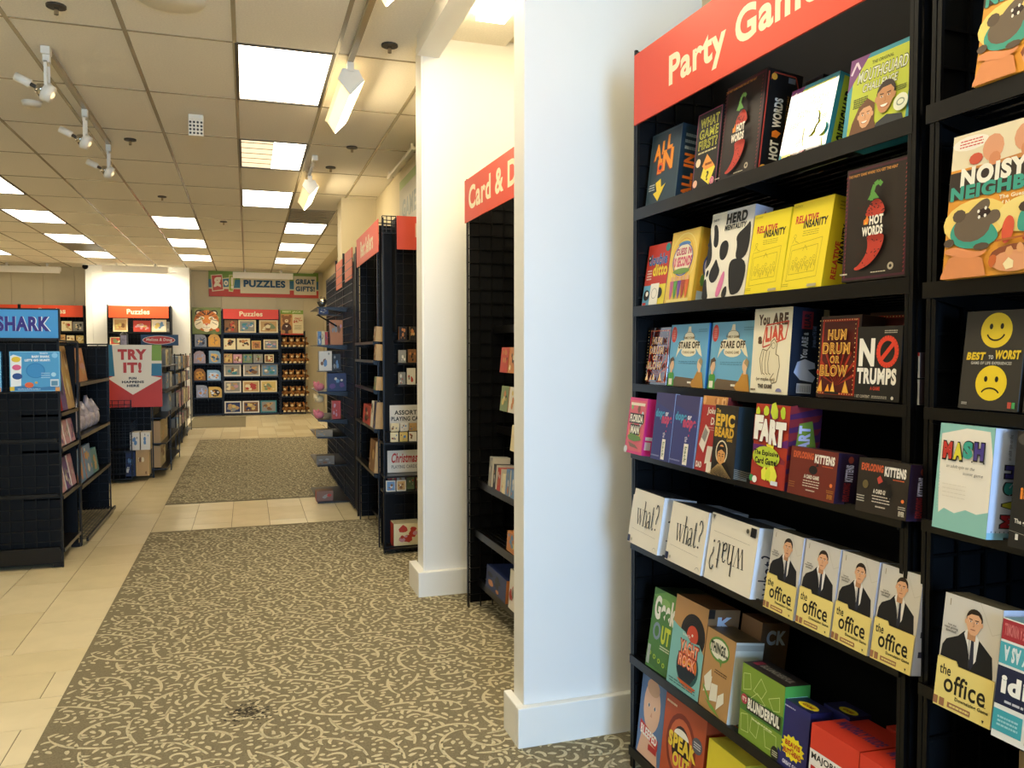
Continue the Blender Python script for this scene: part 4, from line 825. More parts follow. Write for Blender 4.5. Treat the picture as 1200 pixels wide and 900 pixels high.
game('game_box', 1.31, 1.200, .955, 1.617, .275, 5, 0, .06, ('E39A34', '8A5A24', 'B87A34'), 'orange game box with a roaring grey hippo on the shelf below the top', noisy)
def f(c):
    c.rect(0, 0, 1, 1, '35312A')
    for cy, sm in ((.80, 1), (.27, 0)):
        c.circ(.53, cy, .26, 'DDBE2C' if sm else 'E6C628', 28)
        for x in (-.09, .09): c.ell(.53+x, cy+.04, .03, .03, '1A1812', 10)
        if sm: c.ring(.53, cy-.01, .15, .09, .003, '2A2414', 12, 200, 340)
        else: c.ring(.53, cy-.12, .15, .07, .003, '2A2414', 12, 20, 160)
    c.text('BEST', .07, .50, .40, .58, 'DDBB2C', .06, shear=.15); c.text('TO', .45, .51, .53, .55, 'C8C4B8', .05); c.text('WORST', .56, .51, .97, .60, 'DDBB2C', .06, shear=.15); c.text('GAME OF LIFE EXPERIENCES', .16, .455, .84, .485, 'B8B4A8', .03)
    c.rect(.84, .03, .90, .09, 'B84A3A'); c.rect(.91, .03, .96, .09, '4A9A5A'); c.fuzz(.06, .04, .16, .07, 2, 'C8C4B8')
bw = game('game_box', 1.342, 1.187, 1.06, 1.37, .187, 6.2, 1, .05, ('35312A', '1E1C18', '3A362E'), 'black game box with yellow happy and sad faces, left one', f)
game('game_box', 1.342, 1.052, .93, 1.37, .187, 6.2, 1, .05, ('35312A', '1E1C18', '3A362E'), 'black game box with yellow faces cut off by the right edge of the photo', f)
def f(c):
    c.rect(0, 0, 1, 1, '8CC0B4'); c.poly([(.04,.90),(.5,.97),(.92,.96),(1,.72),(1,.24),(.8,.20),(.6,.22),(.4,.17),(.2,.20),(.10,.15),(.06,.4)], 'ECE3D2')
    for k in range(12): c.circ(.07, .2+.03*k, .012, 'A8C4B8', 6)
    for t, x, q in (('M', .10, 'C23A30'), ('A', .30, 'DCCF3A'), ('S', .48, '3E9E8A'), ('H', .68, '4A3E86')):
        c.text(t, x-.01, .655+.02*(x > .4), x+.19, .84+.02*(x > .4), '1E1A16', .12); c.text(t, x, .67+.02*(x > .4), x+.17, .83+.02*(x > .4), q, .07)
    for x in (.28, .46, .66, .87): c.circ(x, .67, .015, '1E1A16', 6)
    c.text('an adult spin on the', .2, .58, .72, .62, '4A4438', .0, shear=.2); c.text('iconic game', .52, .53, .88, .565, '4A4438', .0, shear=.2); c.fuzz(.15, .3, .6, .45, 4, 'DDD3C0', .1)
def s(c):
    c.rect(0, 0, 1, 1, 'C4CCE0'); c.rect(0, 0, 1, .06, '88B8CC')
    for t, y, q in (('M', .10, 'B4303A'), ('A', .25, 'C4C440'), ('S', .40, '3E9EA0'), ('H', .55, '3E3A86')):
        c.text(t, .30, y, .86, y+.13, '1A1A24', .12, 90); c.text(t, .34, y+.01, .82, y+.12, q, .07, 90)
    c.text('an adult spin on the', .36, .72, .48, .95, '4A4C60', .0, 90); c.text('iconic game', .62, .78, .74, .93, '4A4C60', .0, 90)
    for k in range(8): c.circ(.1+.11*k, .07, .02, '6A7A90', 5)
game('game_box', 1.292, 1.196, 1.076, 1.140, .202, 5.2, 1, .092, ('8CC0B4', 'C4CCE0', 'A8C8C0'), 'pale green notebook style game box with four coloured outlined capitals', f, s)
def f(c):
    c.rect(0, 0, 1, 1, '24221F'); c.text('BEAR', .2, .56, .6, .70, 'E8CC2C', .08); c.text('is', .14, .42, .28, .52, 'E0822C', .06); c.text('BAD', .36, .38, .7, .52, 'D8403A', .07); c.text('The game where', .08, .2, .6, .25, 'DAD4C8', .03, slope=-.02); c.line([(0,.14),(1,.08)], .001, '8A8478'); c.text('1', .12, .07, .17, .12, 'DAD4C8', .03); c.text('2', .34, .05, .4, .1, 'DAD4C8', .03); c.ell(.14, .93, .12, .05, '4A4640', 10)
game('game_box', 1.30, 1.04, .93, 1.136, .205, 5.2, 0, .08, ('24221F', '1A1816', '2E2B26'), 'black game box with yellow letters at the right edge beside the pale green one', f)
game('game_box', 1.282, 1.171, 1.05, .803, .215, 6.8, -1, .06, ('E8D27C', 'C9CCDC', '4A4434'), 'cream and yellow game box with a suited man standing right of the rack posts', office, offs)
def f(c):
    c.rect(0, 0, 1, 1, 'E6E4DC')
    for a, q in (((.0,.82,.34,.99), 'A8323A'), ((.36,.84,.98,.99), '3A3A90'), ((.0,.62,.98,.80), '4FA8B4'), ((.0,.28,.98,.60), '1E2440'), ((.0,.06,.34,.24), '3FA0AC'), ((.38,.04,.98,.25), '2E46A0')): c.rect(*a, q)
    c.text('LIKE A WINDMILL', .03, .86, .31, .96, 'D87A78', .03, 180); c.text('CLAM HAPPY AS A', .05, .65, .8, .78, 'DCE8E8', .05, 180); c.text('idioms', .06, .38, .92, .54, 'F2EEE4', .08); c.fuzz(.1, .3, .6, .34, 1, 'C8C8D0'); c.fuzz(.05, .1, .3, .2, 3, '9CD0D8'); c.fuzz(.45, .1, .9, .2, 3, '8A9CD8')
game('game_box', 1.275, 1.042, .88, .80, .21, 6.8, -1, .06, ('E6E4DC', '88A8B8', '6A8A94'), 'teal and navy block-patterned game box at the right edge of the photo', f)
game('storage_box', 1.36, 1.055, .80, .362, .39, 0, 0, .25, ('8A6E48', '6A5236', '5A462E'), 'plain brown cardboard box at the bottom right corner', lambda c: (c.rect(.02, .02, .98, .98, '8A6E48'),), cat='cardboard box')

# ================================================================ generic small goods
CW = {'tan': 'B99560', 'brown': '7A5430', 'cream': 'DCCFA6', 'blue': '5F84AC', 'navy': '23305A', 'red': 'B03A2C', 'orange': 'B87844', 'green': '76865E', 'grey': '8A8880', 'pink': 'C08E98', 'white': 'D8D2C4', 'yellow': 'CDB468', 'black': '1C1A18', 'purple': '5A3A78', 'teal': '3A7E88'}
def goods(nm, loc, rz, w, h, d, col, pal, label, cat, group=None, frame=None, lean=0, art=9, side=None):
    o = carton(nm, w, h, d, (CW.get(col, col), side or CW.get(pal[0], pal[0]), CW.get(col, col)), label, cat, group)
    if art:
        c = Cv(w, h, .0004)
        if frame: c.rect(0, 0, 1, 1, CW.get(frame, frame)); c.rect(.08, .1, .92, .9, CW.get(col, col))
        c.blobs(art, [CW.get(p, p) for p in pal], .06, .2, *((.1, .12, .9, .88) if frame else (.04, .04, .96, .96)))
        c.obj('cover_print', o, 'front', dims=(w, d, h))
    o.location = loc; o.rotation_euler = (-R(lean), 0, rz); return o
O_ = ['first', 'second', 'third', 'fourth', 'fifth', 'sixth']
# ---- back wall: puzzle bay, tiger bay, bear bay
YB = 19.62
puz = rack('display_rack', 'black puzzle rack with coral header below the banner on the back wall', (-.535, YB, 0), 0, 1.25, .34, 2.44,
           [(1.90, .0), (1.515, .0), (1.205, .0), (.90, .0), (.525, .0), (.05, .0)], header_=(.02, 2.215, 1.21, .225, 'Puzzles', (.29, .28, .71, .78), -.012, 'DB4A3C'), slats=5, lip=.03)
tig = rack('display_rack', 'black rack with a tiger poster on top, left of the puzzle rack', (-1.19, YB, 0), 0, .64, .34, 2.40,
           [(1.575, .0), (1.20, .0), (.81, .0), (.42, .0), (.05, 0)], slats=5, lip=.03)
br_ = rack('display_rack', 'narrow black rack of teddy bears with a green topped poster, back wall', (.735, YB, 0), 0, .56, .34, 1.95,
           [(1.575, .0), (1.19, .0), (.805, .0), (.42, .0), (.04, 0)], slats=5, lip=.02)
PZ = [(-0.500,1.914,0.301,0.292),(-0.193,1.916,0.395,0.295),(0.261,1.920,0.431,0.297),(-0.520,1.531,0.272,0.250),(-0.231,1.531,0.300,0.252),(0.088,1.531,0.219,0.202),(0.353,1.531,0.333,0.229),(-0.519,1.221,0.195,0.210),(-0.315,1.221,0.200,0.200),(-0.107,1.220,0.215,0.200),(0.123,1.219,0.220,0.201),(0.374,1.228,0.211,0.192),(-0.520,0.917,0.380,0.273),(-0.102,0.913,0.380,0.275),(0.297,0.909,0.380,0.277),(-0.520,0.542,0.380,0.266),(-0.116,0.536,0.380,0.267),(0.278,0.529,0.375,0.270),(-0.520,0.071,0.380,0.274),(-0.125,0.062,0.380,0.275),(0.268,0.053,0.370,0.277)]
PC = [('brown', ('orange', 'black', 'red'), None), ('grey', ('white', 'teal', 'blue'), 'cream'), ('tan', ('green', 'cream', 'brown'), 'cream'),
      ('cream', ('brown', 'black', 'orange'), None), ('cream', ('brown', 'black', 'orange'), None), ('orange', ('yellow', 'brown'), 'yellow'), ('grey', ('blue', 'pink', 'white'), 'cream'),
      ('tan', ('brown', 'yellow', 'green'), None), ('pink', ('cream', 'brown', 'tan'), None), ('green', ('grey', 'teal', 'black'), None), ('grey', ('green', 'cream', 'brown'), None), ('brown', ('cream', 'tan', 'red'), 'cream'),
      ('grey', ('brown', 'teal', 'cream'), 'white'), ('grey', ('brown', 'navy', 'tan'), 'white'), ('blue', ('white', 'grey', 'teal'), 'grey'),
      ('grey', ('tan', 'pink', 'cream'), 'white'), ('tan', ('orange', 'red', 'cream'), 'cream'), ('yellow', ('green', 'orange', 'cream'), 'cream'),
      ('navy', ('tan', 'yellow', 'grey'), 'white'), ('brown', ('tan', 'yellow', 'navy'), 'white'), ('grey', ('tan', 'brown', 'green'), 'teal')]
rows = [3, 4, 5, 3, 3, 3]; k = 0
SZ = [1.90, 1.515, 1.205, .90, .525, .05]
for r, n_ in enumerate(rows):
    for q in range(n_):
        x, z, w, h = PZ[k]; c0, pl, fr = PC[k]
        goods('puzzle_box', (x+w/2, YB+.01, SZ[r]+.003), 0, w-.012, h, .055, c0, pl, '%s puzzle box%s, %s from left, puzzle rack shelf %s from top' % (c0, ' with %s frame' % fr if fr else '', O_[q], O_[r]), 'puzzle', 'puzzles on the back wall rack', fr, 4, 12)
        k += 1
def shaped(nm, loc, w, h, cols, label, cut, group):
    """shaped puzzle tin: rounded or clipped outline with depth"""
    g = G(); pts = [(-w/2, 0), (w/2, 0)]
    pts += [(w/2, h*.62), (w*.30, h*.92), (0, h)] if cut else [(w/2, h*.7), (w*.36, h*.94), (w*.1, h)]
    pts += [(-w*.3, h*.94), (-w/2, h*.72)] if cut else [(-w/2, h)]
    n_ = len(pts); g.poly([(x, 0, z) for x, z in pts], cols[0])
    for i in range(n_):
        a, b = pts[i], pts[(i+1) % n_]; g.quad((a[0], 0, a[1]), (a[0], .05, a[1]), (b[0], .05, b[1]), (b[0], 0, b[1]), cols[1])
    g.poly([(x, .05, z) for x, z in pts][::-1], cols[1]); o = g.obj(nm, M['print'], loc=loc); tag(o, label, 'puzzle', group)
    c = Cv(w, h, .0004); c.ell(.5, .42, .36, .34, cols[2], 12); c.blobs(14, cols[2:]+cols[:1], .06, .16, .08, .08, .92, .82); c.obj('cover_print', o, 'front', dims=(w, .05, h)); return o
TG = [(-1.133,1.589,0.259,0.288),(-0.846,1.590,0.266,0.304),(-1.161,1.209,0.258,0.296),(-0.837,1.208,0.261,0.298),(-1.158,0.824,0.250,0.285),(-0.880,0.821,0.300,0.246),(-1.117,0.432,0.259,0.294),(-0.852,0.428,0.290,0.254)]
TCc = [('8A90A0', '4A4A50', '5A6A8A', 'D8B888', '3A3A4A'), ('C89A50', '6A4A24', 'D8A040', '8A6A4A'), ('A89AA8', '5A4A4A', '9AA8D0', 'D0A070'), ('7A9AB8', '3A4A5A', 'D8B060', '3A5A7A'), ('9A6A34', '4A3018', 'D8A040', '6A4A28'), ('8AB0D8', '4A6A8A', 'C8D8F0', 'D09060'), ('9AA0B8', '5A5A6A', 'B0C0F0', 'D89858'), ('D0B060', '3A3020', '3A2A20', 'E0A040', 'D8E0E8')]
for k, (x, z, w, h) in enumerate(TG):
    zz = [1.575, 1.20, .81, .42][k//2]+.003
    shaped('shaped_puzzle', (x+w/2, YB+.012, zz), w-.01, h*.96, TCc[k], 'animal-head shaped puzzle box, %s on the %s shelf under the tiger poster' % (('left', 'right')[k % 2], O_[k//2]), k in (1, 4, 2), 'shaped animal puzzles')
# tiger poster
c = Cv(.61, .60, .0005); w_, h_ = .61, .60
o = G().box(-w_/2, 0, 0, w_/2, .012, h_, col='6E7A42').obj('tiger_poster', M['print'], loc=(-.87, YB-.015, 1.865)); tag(o, 'square poster of an orange tiger face on green leaves', 'poster')
c.rect(0, 0, 1, 1, '6E7A42'); c.blobs(16, ('8A9A50', '4E5A30', '9AA060'), .05, .14, 0, 0, 1, 1)
for sx in (-1, 1): c.ell(.5+sx*.27, .80, .12, .11, '2A1A10', 12); c.ell(.5+sx*.27, .79, .08, .07, 'E8D8B8', 10)
c.ell(.5, .50, .43, .40, 'C8742C', 26); c.ell(.5, .56, .20, .34, 'D88434', 18)
for sx in (-1, 1):
    c.ell(.5+sx*.27, .38, .15, .2, 'EEE2C4', 14); c.ell(.5+sx*.17, .60, .10, .07, 'F0E4C8', 12); c.ell(.5+sx*.16, .58, .05, .035, '2A1A10', 10); c.ell(.5+sx*.16, .585, .025, .025, 'D8C040', 8)
    for k in range(6):
        a = R(10+24*k); x0, y0 = .5+sx*.40*math.cos(a-.6), .5+.36*math.sin(a-.6); c.line([(x0, y0), (.5+sx*.28*math.cos(a-.55), .5+.27*math.sin(a-.5)), (.5+sx*.2*math.cos(a-.3), .5+.22*math.sin(a-.4))], .012, '1E140E')
    for k in range(4): c.line([(.5+sx*(.03+.02*k), .72+.05*k), (.5+sx*(.14+.03*k), .80+.03*k)], .010, '1E140E')
c.ell(.5, .28, .17, .13, 'F0E6CE', 16); c.poly([(.42,.40),(.58,.40),(.5,.31)], 'C8684A'); c.line([(.5,.31),(.5,.24)], .006, '2A1A10'); c.line([(.38,.26),(.5,.23),(.62,.26)], .006, '2A1A10'); c.ell(.5, .14, .10, .06, 'E8D8B8', 10)
c.circ(.88, .16, .07, 'D8622C')
c.obj('poster_print', o, 'front', dims=(w_, .012, h_))
# bear poster and plush bears
o = G().box(-.255, 0, 0, .255, .012, .575, col='D9CBA0').obj('sale_poster', M['print'], loc=(1.0, YB-.015, 1.86)); tag(o, 'poster with green top, teddy bear and red price above the bears', 'poster')
c = Cv(.51, .575, .0005); c.rect(0, 0, 1, 1, 'D9CBA0'); c.rect(0, .84, 1, 1, '7A9A34'); c.text('MEET JACK', .08, .88, .92, .97, 'D8D8A8', .05); c.rect(0, 0, 1, .06, 'B84030'); c.rect(0, .06, .52, .84, 'C08A4A')
c.ell(.26, .60, .19, .17, '8A5A2C', 16); c.ell(.10, .74, .07, .07, '8A5A2C', 10); c.ell(.42, .74, .07, .07, '8A5A2C', 10); c.ell(.26, .56, .08, .07, 'E0C898', 12); c.ell(.26, .58, .025, .02, '1E140E', 8); c.ell(.26, .26, .22, .22, '4A2E18', 16); c.poly([(.2,.38),(.32,.38),(.26,.3)], 'E8E0D0'); c.ell(.10, .12, .1, .08, 'A87A44', 10); c.ell(.42, .12, .1, .08, 'A87A44', 10)
c.text('ONLY', .62, .62, .9, .70, 'B03A2C', .04); c.text('$4.99', .56, .48, .96, .60, 'B03A2C', .07); c.fuzz(.6, .2, .92, .4, 4, '8A8060', .2)
c.obj('poster_print', o, 'front', dims=(.51, .012, .575))
def bear(proto_only=None):
    t = thing('plush_bear', 'brown teddy bear', 'plush toy')
    G().ball((0, 0, .075), .062, .055, .072).obj('body', M['fur'], t, True)
    G().ball((0, -.01, .175), .058, .052, .053).obj('head', M['fur'], t, True)
    h = [c_ for c_ in t.children] if False else None
    for sx in (-1, 1):
        G().ball((sx*.045, 0, .222), .022, .012, .022, 8, 5).obj('ear', M['fur'], t, True)
        G().tube((sx*.05, -.01, .12), (sx*.085, -.045, .075), .02, 6, .022).obj('arm', M['fur'], t, True)
        G().ball((sx*.05, -.07, .028), .03, .035, .028, 8, 5).obj('leg', M['furl'], t, True)
    G().ball((0, -.056, .165), .034, .024, .027, 8, 5).obj('muzzle', M['furl'], t, True)
    G().ball((0, -.078, .170), .008, .006, .006, 6, 4).obj('nose', M['black'], t, True)
    return t
def dup(root, loc, rz, label, group=None, sc=1.):
    r = root.copy(); C.objects.link(r); r.location = loc; r.rotation_euler = (0, 0, rz); r['label'] = label; r.scale = (sc,)*3
    if group: r['group'] = group
    for ch in list(root.children):
        c_ = ch.copy(); C.objects.link(c_); c_.parent = r
    return r
bp = bear(); first = True
for r, z in enumerate((1.575, 1.19, .805, .42, .04)):
    for q in range(4):
        loc = (.84+.148*q+rnd.uniform(-.01, .01), YB+.11+rnd.uniform(-.01, .01), z-.007+.002); lab = 'brown teddy bear, %s from the left on the %s shelf from the top' % (O_[q], O_[r]); rz = rnd.uniform(-.5, .5)
        if first: bp.location = loc; bp.rotation_euler = (0, 0, rz); bp['label'] = lab; bp['group'] = 'teddy bears on the back wall'; first = False
        else: dup(bp, loc, rz, lab, 'teddy bears on the back wall')
# banner above the puzzle rack
o = G().box(0, 0, 0, 2.47, .02, .60, col='7A9A3C').obj('store_banner', M['print'], loc=(-.83, 19.97, 2.745)); tag(o, 'long green, blue and red banner reading PUZZLES on the back wall', 'sign')
c = Cv(2.47, .60, .0006); c.rect(0, 0, 1, 1, '7A9A3C'); c.rect(0, .32, 1, .66, '35708A'); c.rect(0, .28, 1, .34, 'D8D0B0'); c.rect(0, 0, 1, .29, 'C0402F')
c.rect(.28, .14, .73, .92, 'DDD3B4'); c.rect(.77, .12, .98, .86, 'DDD3B4')
c.poly([(.02,.82),(.12,.86),(.135,.24),(.03,.18)], 'E0D4B4'); c.poly([(.028,.79),(.115,.82),(.127,.27),(.038,.22)], 'C0483C'); c.poly([(.12,.70),(.185,.74),(.185,.34),(.125,.32)], 'E0D4B4'); c.poly([(.125,.67),(.18,.70),(.18,.38),(.13,.36)], '35708A'); c.poly([(.18,.84),(.24,.86),(.215,.18),(.175,.2)], 'D8D89A'); c.poly([(.186,.80),(.234,.82),(.211,.22),(.181,.24)], '9AAA34')
c.text('g', .045, .28, .11, .74, 'F0E8D0', .05); c.text('o', .135, .42, .172, .62, 'F0E8D0', .05); c.text('!', .196, .30, .220, .76, 'F0E8D0', .06)
c.text('PUZZLES', .31, .38, .69, .66, '1E5070', .05); c.text('GREAT', .785, .54, .965, .74, '1E4A68', .05); c.text('GIFTS!', .785, .26, .965, .46, '1E4A68', .05)
c.obj('banner_print', o, 'front', dims=(2.47, .02, .60)); o.data = o.data; o.children[0].location = (0, 0, 0)
# ---- rack on the bright column, racks at the far left
pil = rack('display_rack', 'black puzzle rack with orange header on the bright white column', (-2.81, 18.98, 0), 0, 1.24, .36, 2.46,
           [(1.89, 0), (1.61, 0), (1.25, 0), (.8, 0), (.3, 0)], header_=(.03, 2.19, 1.17, .25, 'Puzzles', (.30, .30, .68, .74), -.012, 'E8562C'), slats=4, lip=.03)
for k, (x, z, w, h, c0, pl) in enumerate([(-2.704,1.906,.28,.288,'tan',('orange','brown','yellow')), (-2.314,1.902,.339,.239,'red',('pink','tan','cream')), (-1.953,1.897,.290,.263,'white',('pink','blue','yellow')), (-2.773,1.622,.280,.165,'red',('green','cream','orange'))]):
    goods('puzzle_box', (x+w/2, 18.995, (1.893, 1.893, 1.893, 1.613)[k]), 0, w, h, .07, c0, pl, '%s puzzle box, %s on the rack on the bright column' % (c0, ('top left', 'top middle', 'top right', 'second shelf left')[k]), 'puzzle', None, 'cream' if k != 1 else None, 4, 10)
goods('puzzle_box', (-1.635, 19.02, 1.893), 0, .06, .224, .07, 'grey', ('white', 'brown'), 'narrow grey puzzle box at the right end of the top shelf, bright column', 'puzzle', None, None, 3, 3)
fl = []
for k, (x0, lab) in enumerate(((-4.58, 'black rack with orange header left of the bright column'), (-5.82, 'black rack with orange header at the far left, beside another'))):
    rk = rack('display_rack', lab, (x0, 19.62, 0), 0, 1.22, .34, 2.47, [(1.91, 0), (1.65, 0), (1.3, 0), (.9, 0), (.5, 0)], header_=(.02, 2.215, 1.18, .25, 'Puzzles', (.28, .28, .72, .74), -.012, 'E0502C'), slats=4, lip=.03)
for k, (x, w, h, z, c0, pl) in enumerate([(-3.81,.21,.215,1.913,'cream',('red','tan')), (-3.59,.21,.204,1.913,'grey',('black','cream')), (-4.4,.3,.2,1.913,'tan',('green','red')), (-3.895,.16,.184,1.653,'tan',('brown','orange')), (-3.715,.16,.165,1.653,'cream',('tan','brown')), (-3.53,.16,.165,1.653,'yellow',('brown','cream'))]):
    goods('puzzle_box', (x+w/2, 19.635, z), 0, w-.008, h, .06, c0, pl, '%s puzzle box, %s on the rack behind the blue sign' % (c0, ('top shelf middle', 'top shelf right', 'top shelf left', 'second shelf left', 'second shelf middle', 'second shelf right')[k]), 'puzzle', None, None, 3, 8)
# ---- wash lights (bars) high on the back walls, security camera
def wash_bar(x0, x1, y, z, label, m='whitem'):
    t = thing('wash_light', label, 'wall light', ((x0+x1)/2, y, z)); w = (x1-x0)/2
    g = G(); g.box(-w, -.07, 0, w, .07, .09); g.box(-w, -.10, -.05, w, -.07, .09); g.obj('housing', M['whitem'], t, bevel=.005)
    G().box(-w+.03, -.05, -.012, w-.03, .05, -.001).obj('lens', M[m], t)
    for s_ in (-1, 1): G().box(s_*w*.6-.02, -.02, .09, s_*w*.6+.02, .02, CE-z).obj('hanger', M['whitem'], t)
wash_bar(-2.84, -1.58, 18.75, 3.17, 'white bar light washing the bright column at the back', 'bright')
wash_bar(-.29, 1.02, 19.4, 3.17, 'cream bar light above the puzzles banner')
wash_bar(-5.0, -3.75, 19.4, 3.17, 'cream bar light on the back wall at the far left')
t = thing('security_camera', 'small black dome camera beside the bright column', 'camera', (-3.26, 19.28, 3.31)); G().tube((0, 0, 0), (0, 0, .02), .07, 12).obj('camera_mount', M['whitem'], t); G().ball((0, 0, -.03), .06, .06, .06).obj('dome', M['black'], t, True)

# ================================================================ LEFT: low racks (gondolas)
def plate(x0, y0, z0, x1, y1, z1, nm, m, par): return G().box(x0, y0, z0, x1, y1, z1).obj(nm, M[m], par)
g1 = thing('display_rack', 'low black end rack with a blue sign, at the left edge', 'display rack', (-1.22, 6.17, 0))
plate(-1.25, .03, .03, -.012, .10, 1.53, 'front_panel', 'black', g1)
grid(1.25, 1.50, off=.012, x0=-1.25, z0=.03, r=.003).obj('wire_grid', M['blackm'], g1)
grid(.62, 1.45, off=-.002, ax='y', z0=.07, x0=.01, cell=.09).obj('wire_grid', M['blackm'], g1) if False else None
plate(-1.25, .10, .03, -.26, .62, 1.52, 'back_panel', 'black', g1)
plate(-.26, .60, .03, -.012, .62, 1.52, 'side_panel', 'black', g1)
for x, y in ((0, .01), (0, .635), (-1.25, .01)): plate(x-.006, y-.006, 0, x+.006, y+.006, 1.56, 'post', 'blackm', g1)
plate(-1.25, .0, 1.545, .0, .012, 1.557, 'top_rail', 'blackm', g1); plate(-.006, .0, 1.545, .006, .63, 1.557, 'top_rail', 'blackm', g1)
for z in (.875, .50, .135): plate(-1.25, -.03, z-.008, -.01, .0, z+.012, 'shelf_rail', 'lip', g1)
plate(-1.25, -.04, 1.196, -.01, .012, 1.208, 'shelf', 'lip', g1)
plate(-1.25, -.02, .04, .0, .03, .13, 'kick_panel', 'lip', g1)
for z in (1.055, .81, .485, .12):
    s_ = plate(-.25, .03, z-.022, .006, .60, z-.006, 'shelf', 'lip', g1); plate(.002, .03, z-.022, .010, .60, z+.003, 'lip', 'lip', s_)
plate(-.06, .0, .004, .0, .03, .03, 'foot', 'blackm', g1); plate(-.06, .60, .004, 0, .63, .03, 'foot', 'blackm', g1)
g2 = thing('display_rack', 'low black side rack with four open shelves behind the end rack', 'display rack', (-1.22, 6.84, 0))
plate(-1.25, .0, .03, -.34, 1.37, 1.50, 'back_panel', 'black', g2)
plate(-.34, 1.37, .03, -.012, 1.385, 1.50, 'side_panel', 'black', g2); grid(.33, 1.48, off=1.36, x0=-.34, z0=.03, r=.003).obj('wire_grid', M['blackm'], g2)
grid(1.36, 1.46, off=-.33, ax='y', z0=.03).obj('wire_grid', M['blackm'], g2)
for x, y in ((0, .0), (.0, 1.39)): plate(x-.006, y-.006, 0, x+.006, y+.006, 1.55, 'post', 'blackm', g2)
grid(.34, 1.5, off=1.392, x0=-.34, z0=.04, r=.003).obj('wire_grid', M['blackm'], g2)
plate(-.34, -.006, 1.535, 0, .006, 1.547, 'top_rail', 'blackm', g2); plate(-.34, 1.384, 1.535, 0, 1.396, 1.547, 'top_rail', 'blackm', g2); plate(-.345, 0, 1.535, -.335, 1.39, 1.547, 'top_rail', 'blackm', g2)
for z in (1.235, .83, .45):
    s_ = plate(-.33, .01, z-.022, .006, 1.36, z-.006, 'shelf', 'lip', g2); plate(.002, .01, z-.024, .010, 1.36, z+.003, 'lip', 'lip', s_)
s_ = plate(.03, .01, .025, .045, 1.37, .055, 'base_rail', 'lip', g2)
q = grid(.36, 1.35, cell=.03, off=0, x0=-.32, z0=0, r=.002); gg = G()
for i in range(14): gg.box(-.32+.027*i-.0015, .01, .045, -.32+.027*i+.0015, 1.36, .049)
for i in range(30): gg.box(-.32, .02+.046*i-.0015, .041, .04, .02+.046*i+.0015, .045)
o = gg.obj('base_wire_shelf', M['blackm'], g2); o['kind'] = 'stuff'
# sign
o = G().box(0, 0, 0, .80, .025, .21, col='16181C').obj('table_sign', M['print'], loc=(-2.01, 6.19, 1.558)); tag(o, 'blue framed sign with purple SHARK lettering on the low rack', 'sign')
c = Cv(.80, .21, .0003); c.rect(.012, .05, .988, .95, '4A9AD4')
for t_, b, q in (('BABY SHARK', .13, 'EAF0F4'), ('BABY SHARK', .05, '3A3080')): c.text(t_, .19 if b > .1 else .2, .26, .935 if b > .1 else .925, .74, q, b)
c.poly([(.735,.56),(.775,.92),(.80,.56)], '3A3080') if False else None
c.g.obj('sign_print', M['print'], o)
# blue boxed books on the end rack ledge
def sh(c, full=True):
    c.rect(0, 0, 1, 1, '4F9CCB'); c.poly([(0,.0),(1,0),(1,.14),(.6,.10),(.3,.16),(0,.10)], '3A7AAE'); c.frame(.012, .004, '8ACBE8')
    c.ell(.51, .52, .19, .19, '2E7AB4', 22); c.ell(.51, .52, .17, .17, '3D8CC4', 22)
    c.text('LET\'S GO HUNT!', .30, .75, .80, .81, 'F0F4F4', .06); c.text('BABY SHARK', .44, .84, .80, .90, 'F0F4F4', .06); c.text('SEARCH', .60, .93, .76, .97, 'D8E8F0', .03)
    c.poly([(.02,.12),(.22,.14),(.24,.86),(.08,.92),(.02,.88)], 'E8EDEE'); c.ell(.13, .80, .09, .07, 'E2C23A', 14); c.ell(.14, .60, .09, .07, 'D8608A', 14); c.ell(.15, .38, .10, .08, '2E4E8C', 14)
    c.ell(.38, .16, .09, .07, 'E0683A', 12); c.ell(.52, .22, .03, .03, 'D8A84A', 8); c.rect(.0, .02, .09, .12, 'D8B83A'); c.rect(.80, .12, .97, .30, 'D0DCE0'); c.rect(.82, .14, .95, .26, '5A8AA8'); c.circ(.87, .42, .05, 'A8D4E8'); c.circ(.90, .90, .06, '8AC4E4'); c.rect(.9, .0, .99, .1, 'D89A5A'); c.fuzz(.15, .03, .6, .08, 2, 'B8D8E8', .2)
    c.fuzz(.62, .32, .80, .48, 3, 'A8CCE0', .2)
for k, x in enumerate((-1.353, -1.70)):
    w, h = .298, .268; cc = carton('activity_book', w, h, .035, ('4F9CCB', '2E6A9A', '3A7AAE'), ('blue undersea picture book box facing the aisle below the blue sign', 'blue undersea picture book box cut off by the left edge of the photo')[k], 'book')
    c = Cv(w, h); sh(c); c.obj('cover_print', cc, 'front', dims=(w, .035, h)); cc.location = (x, 6.14, 1.21)
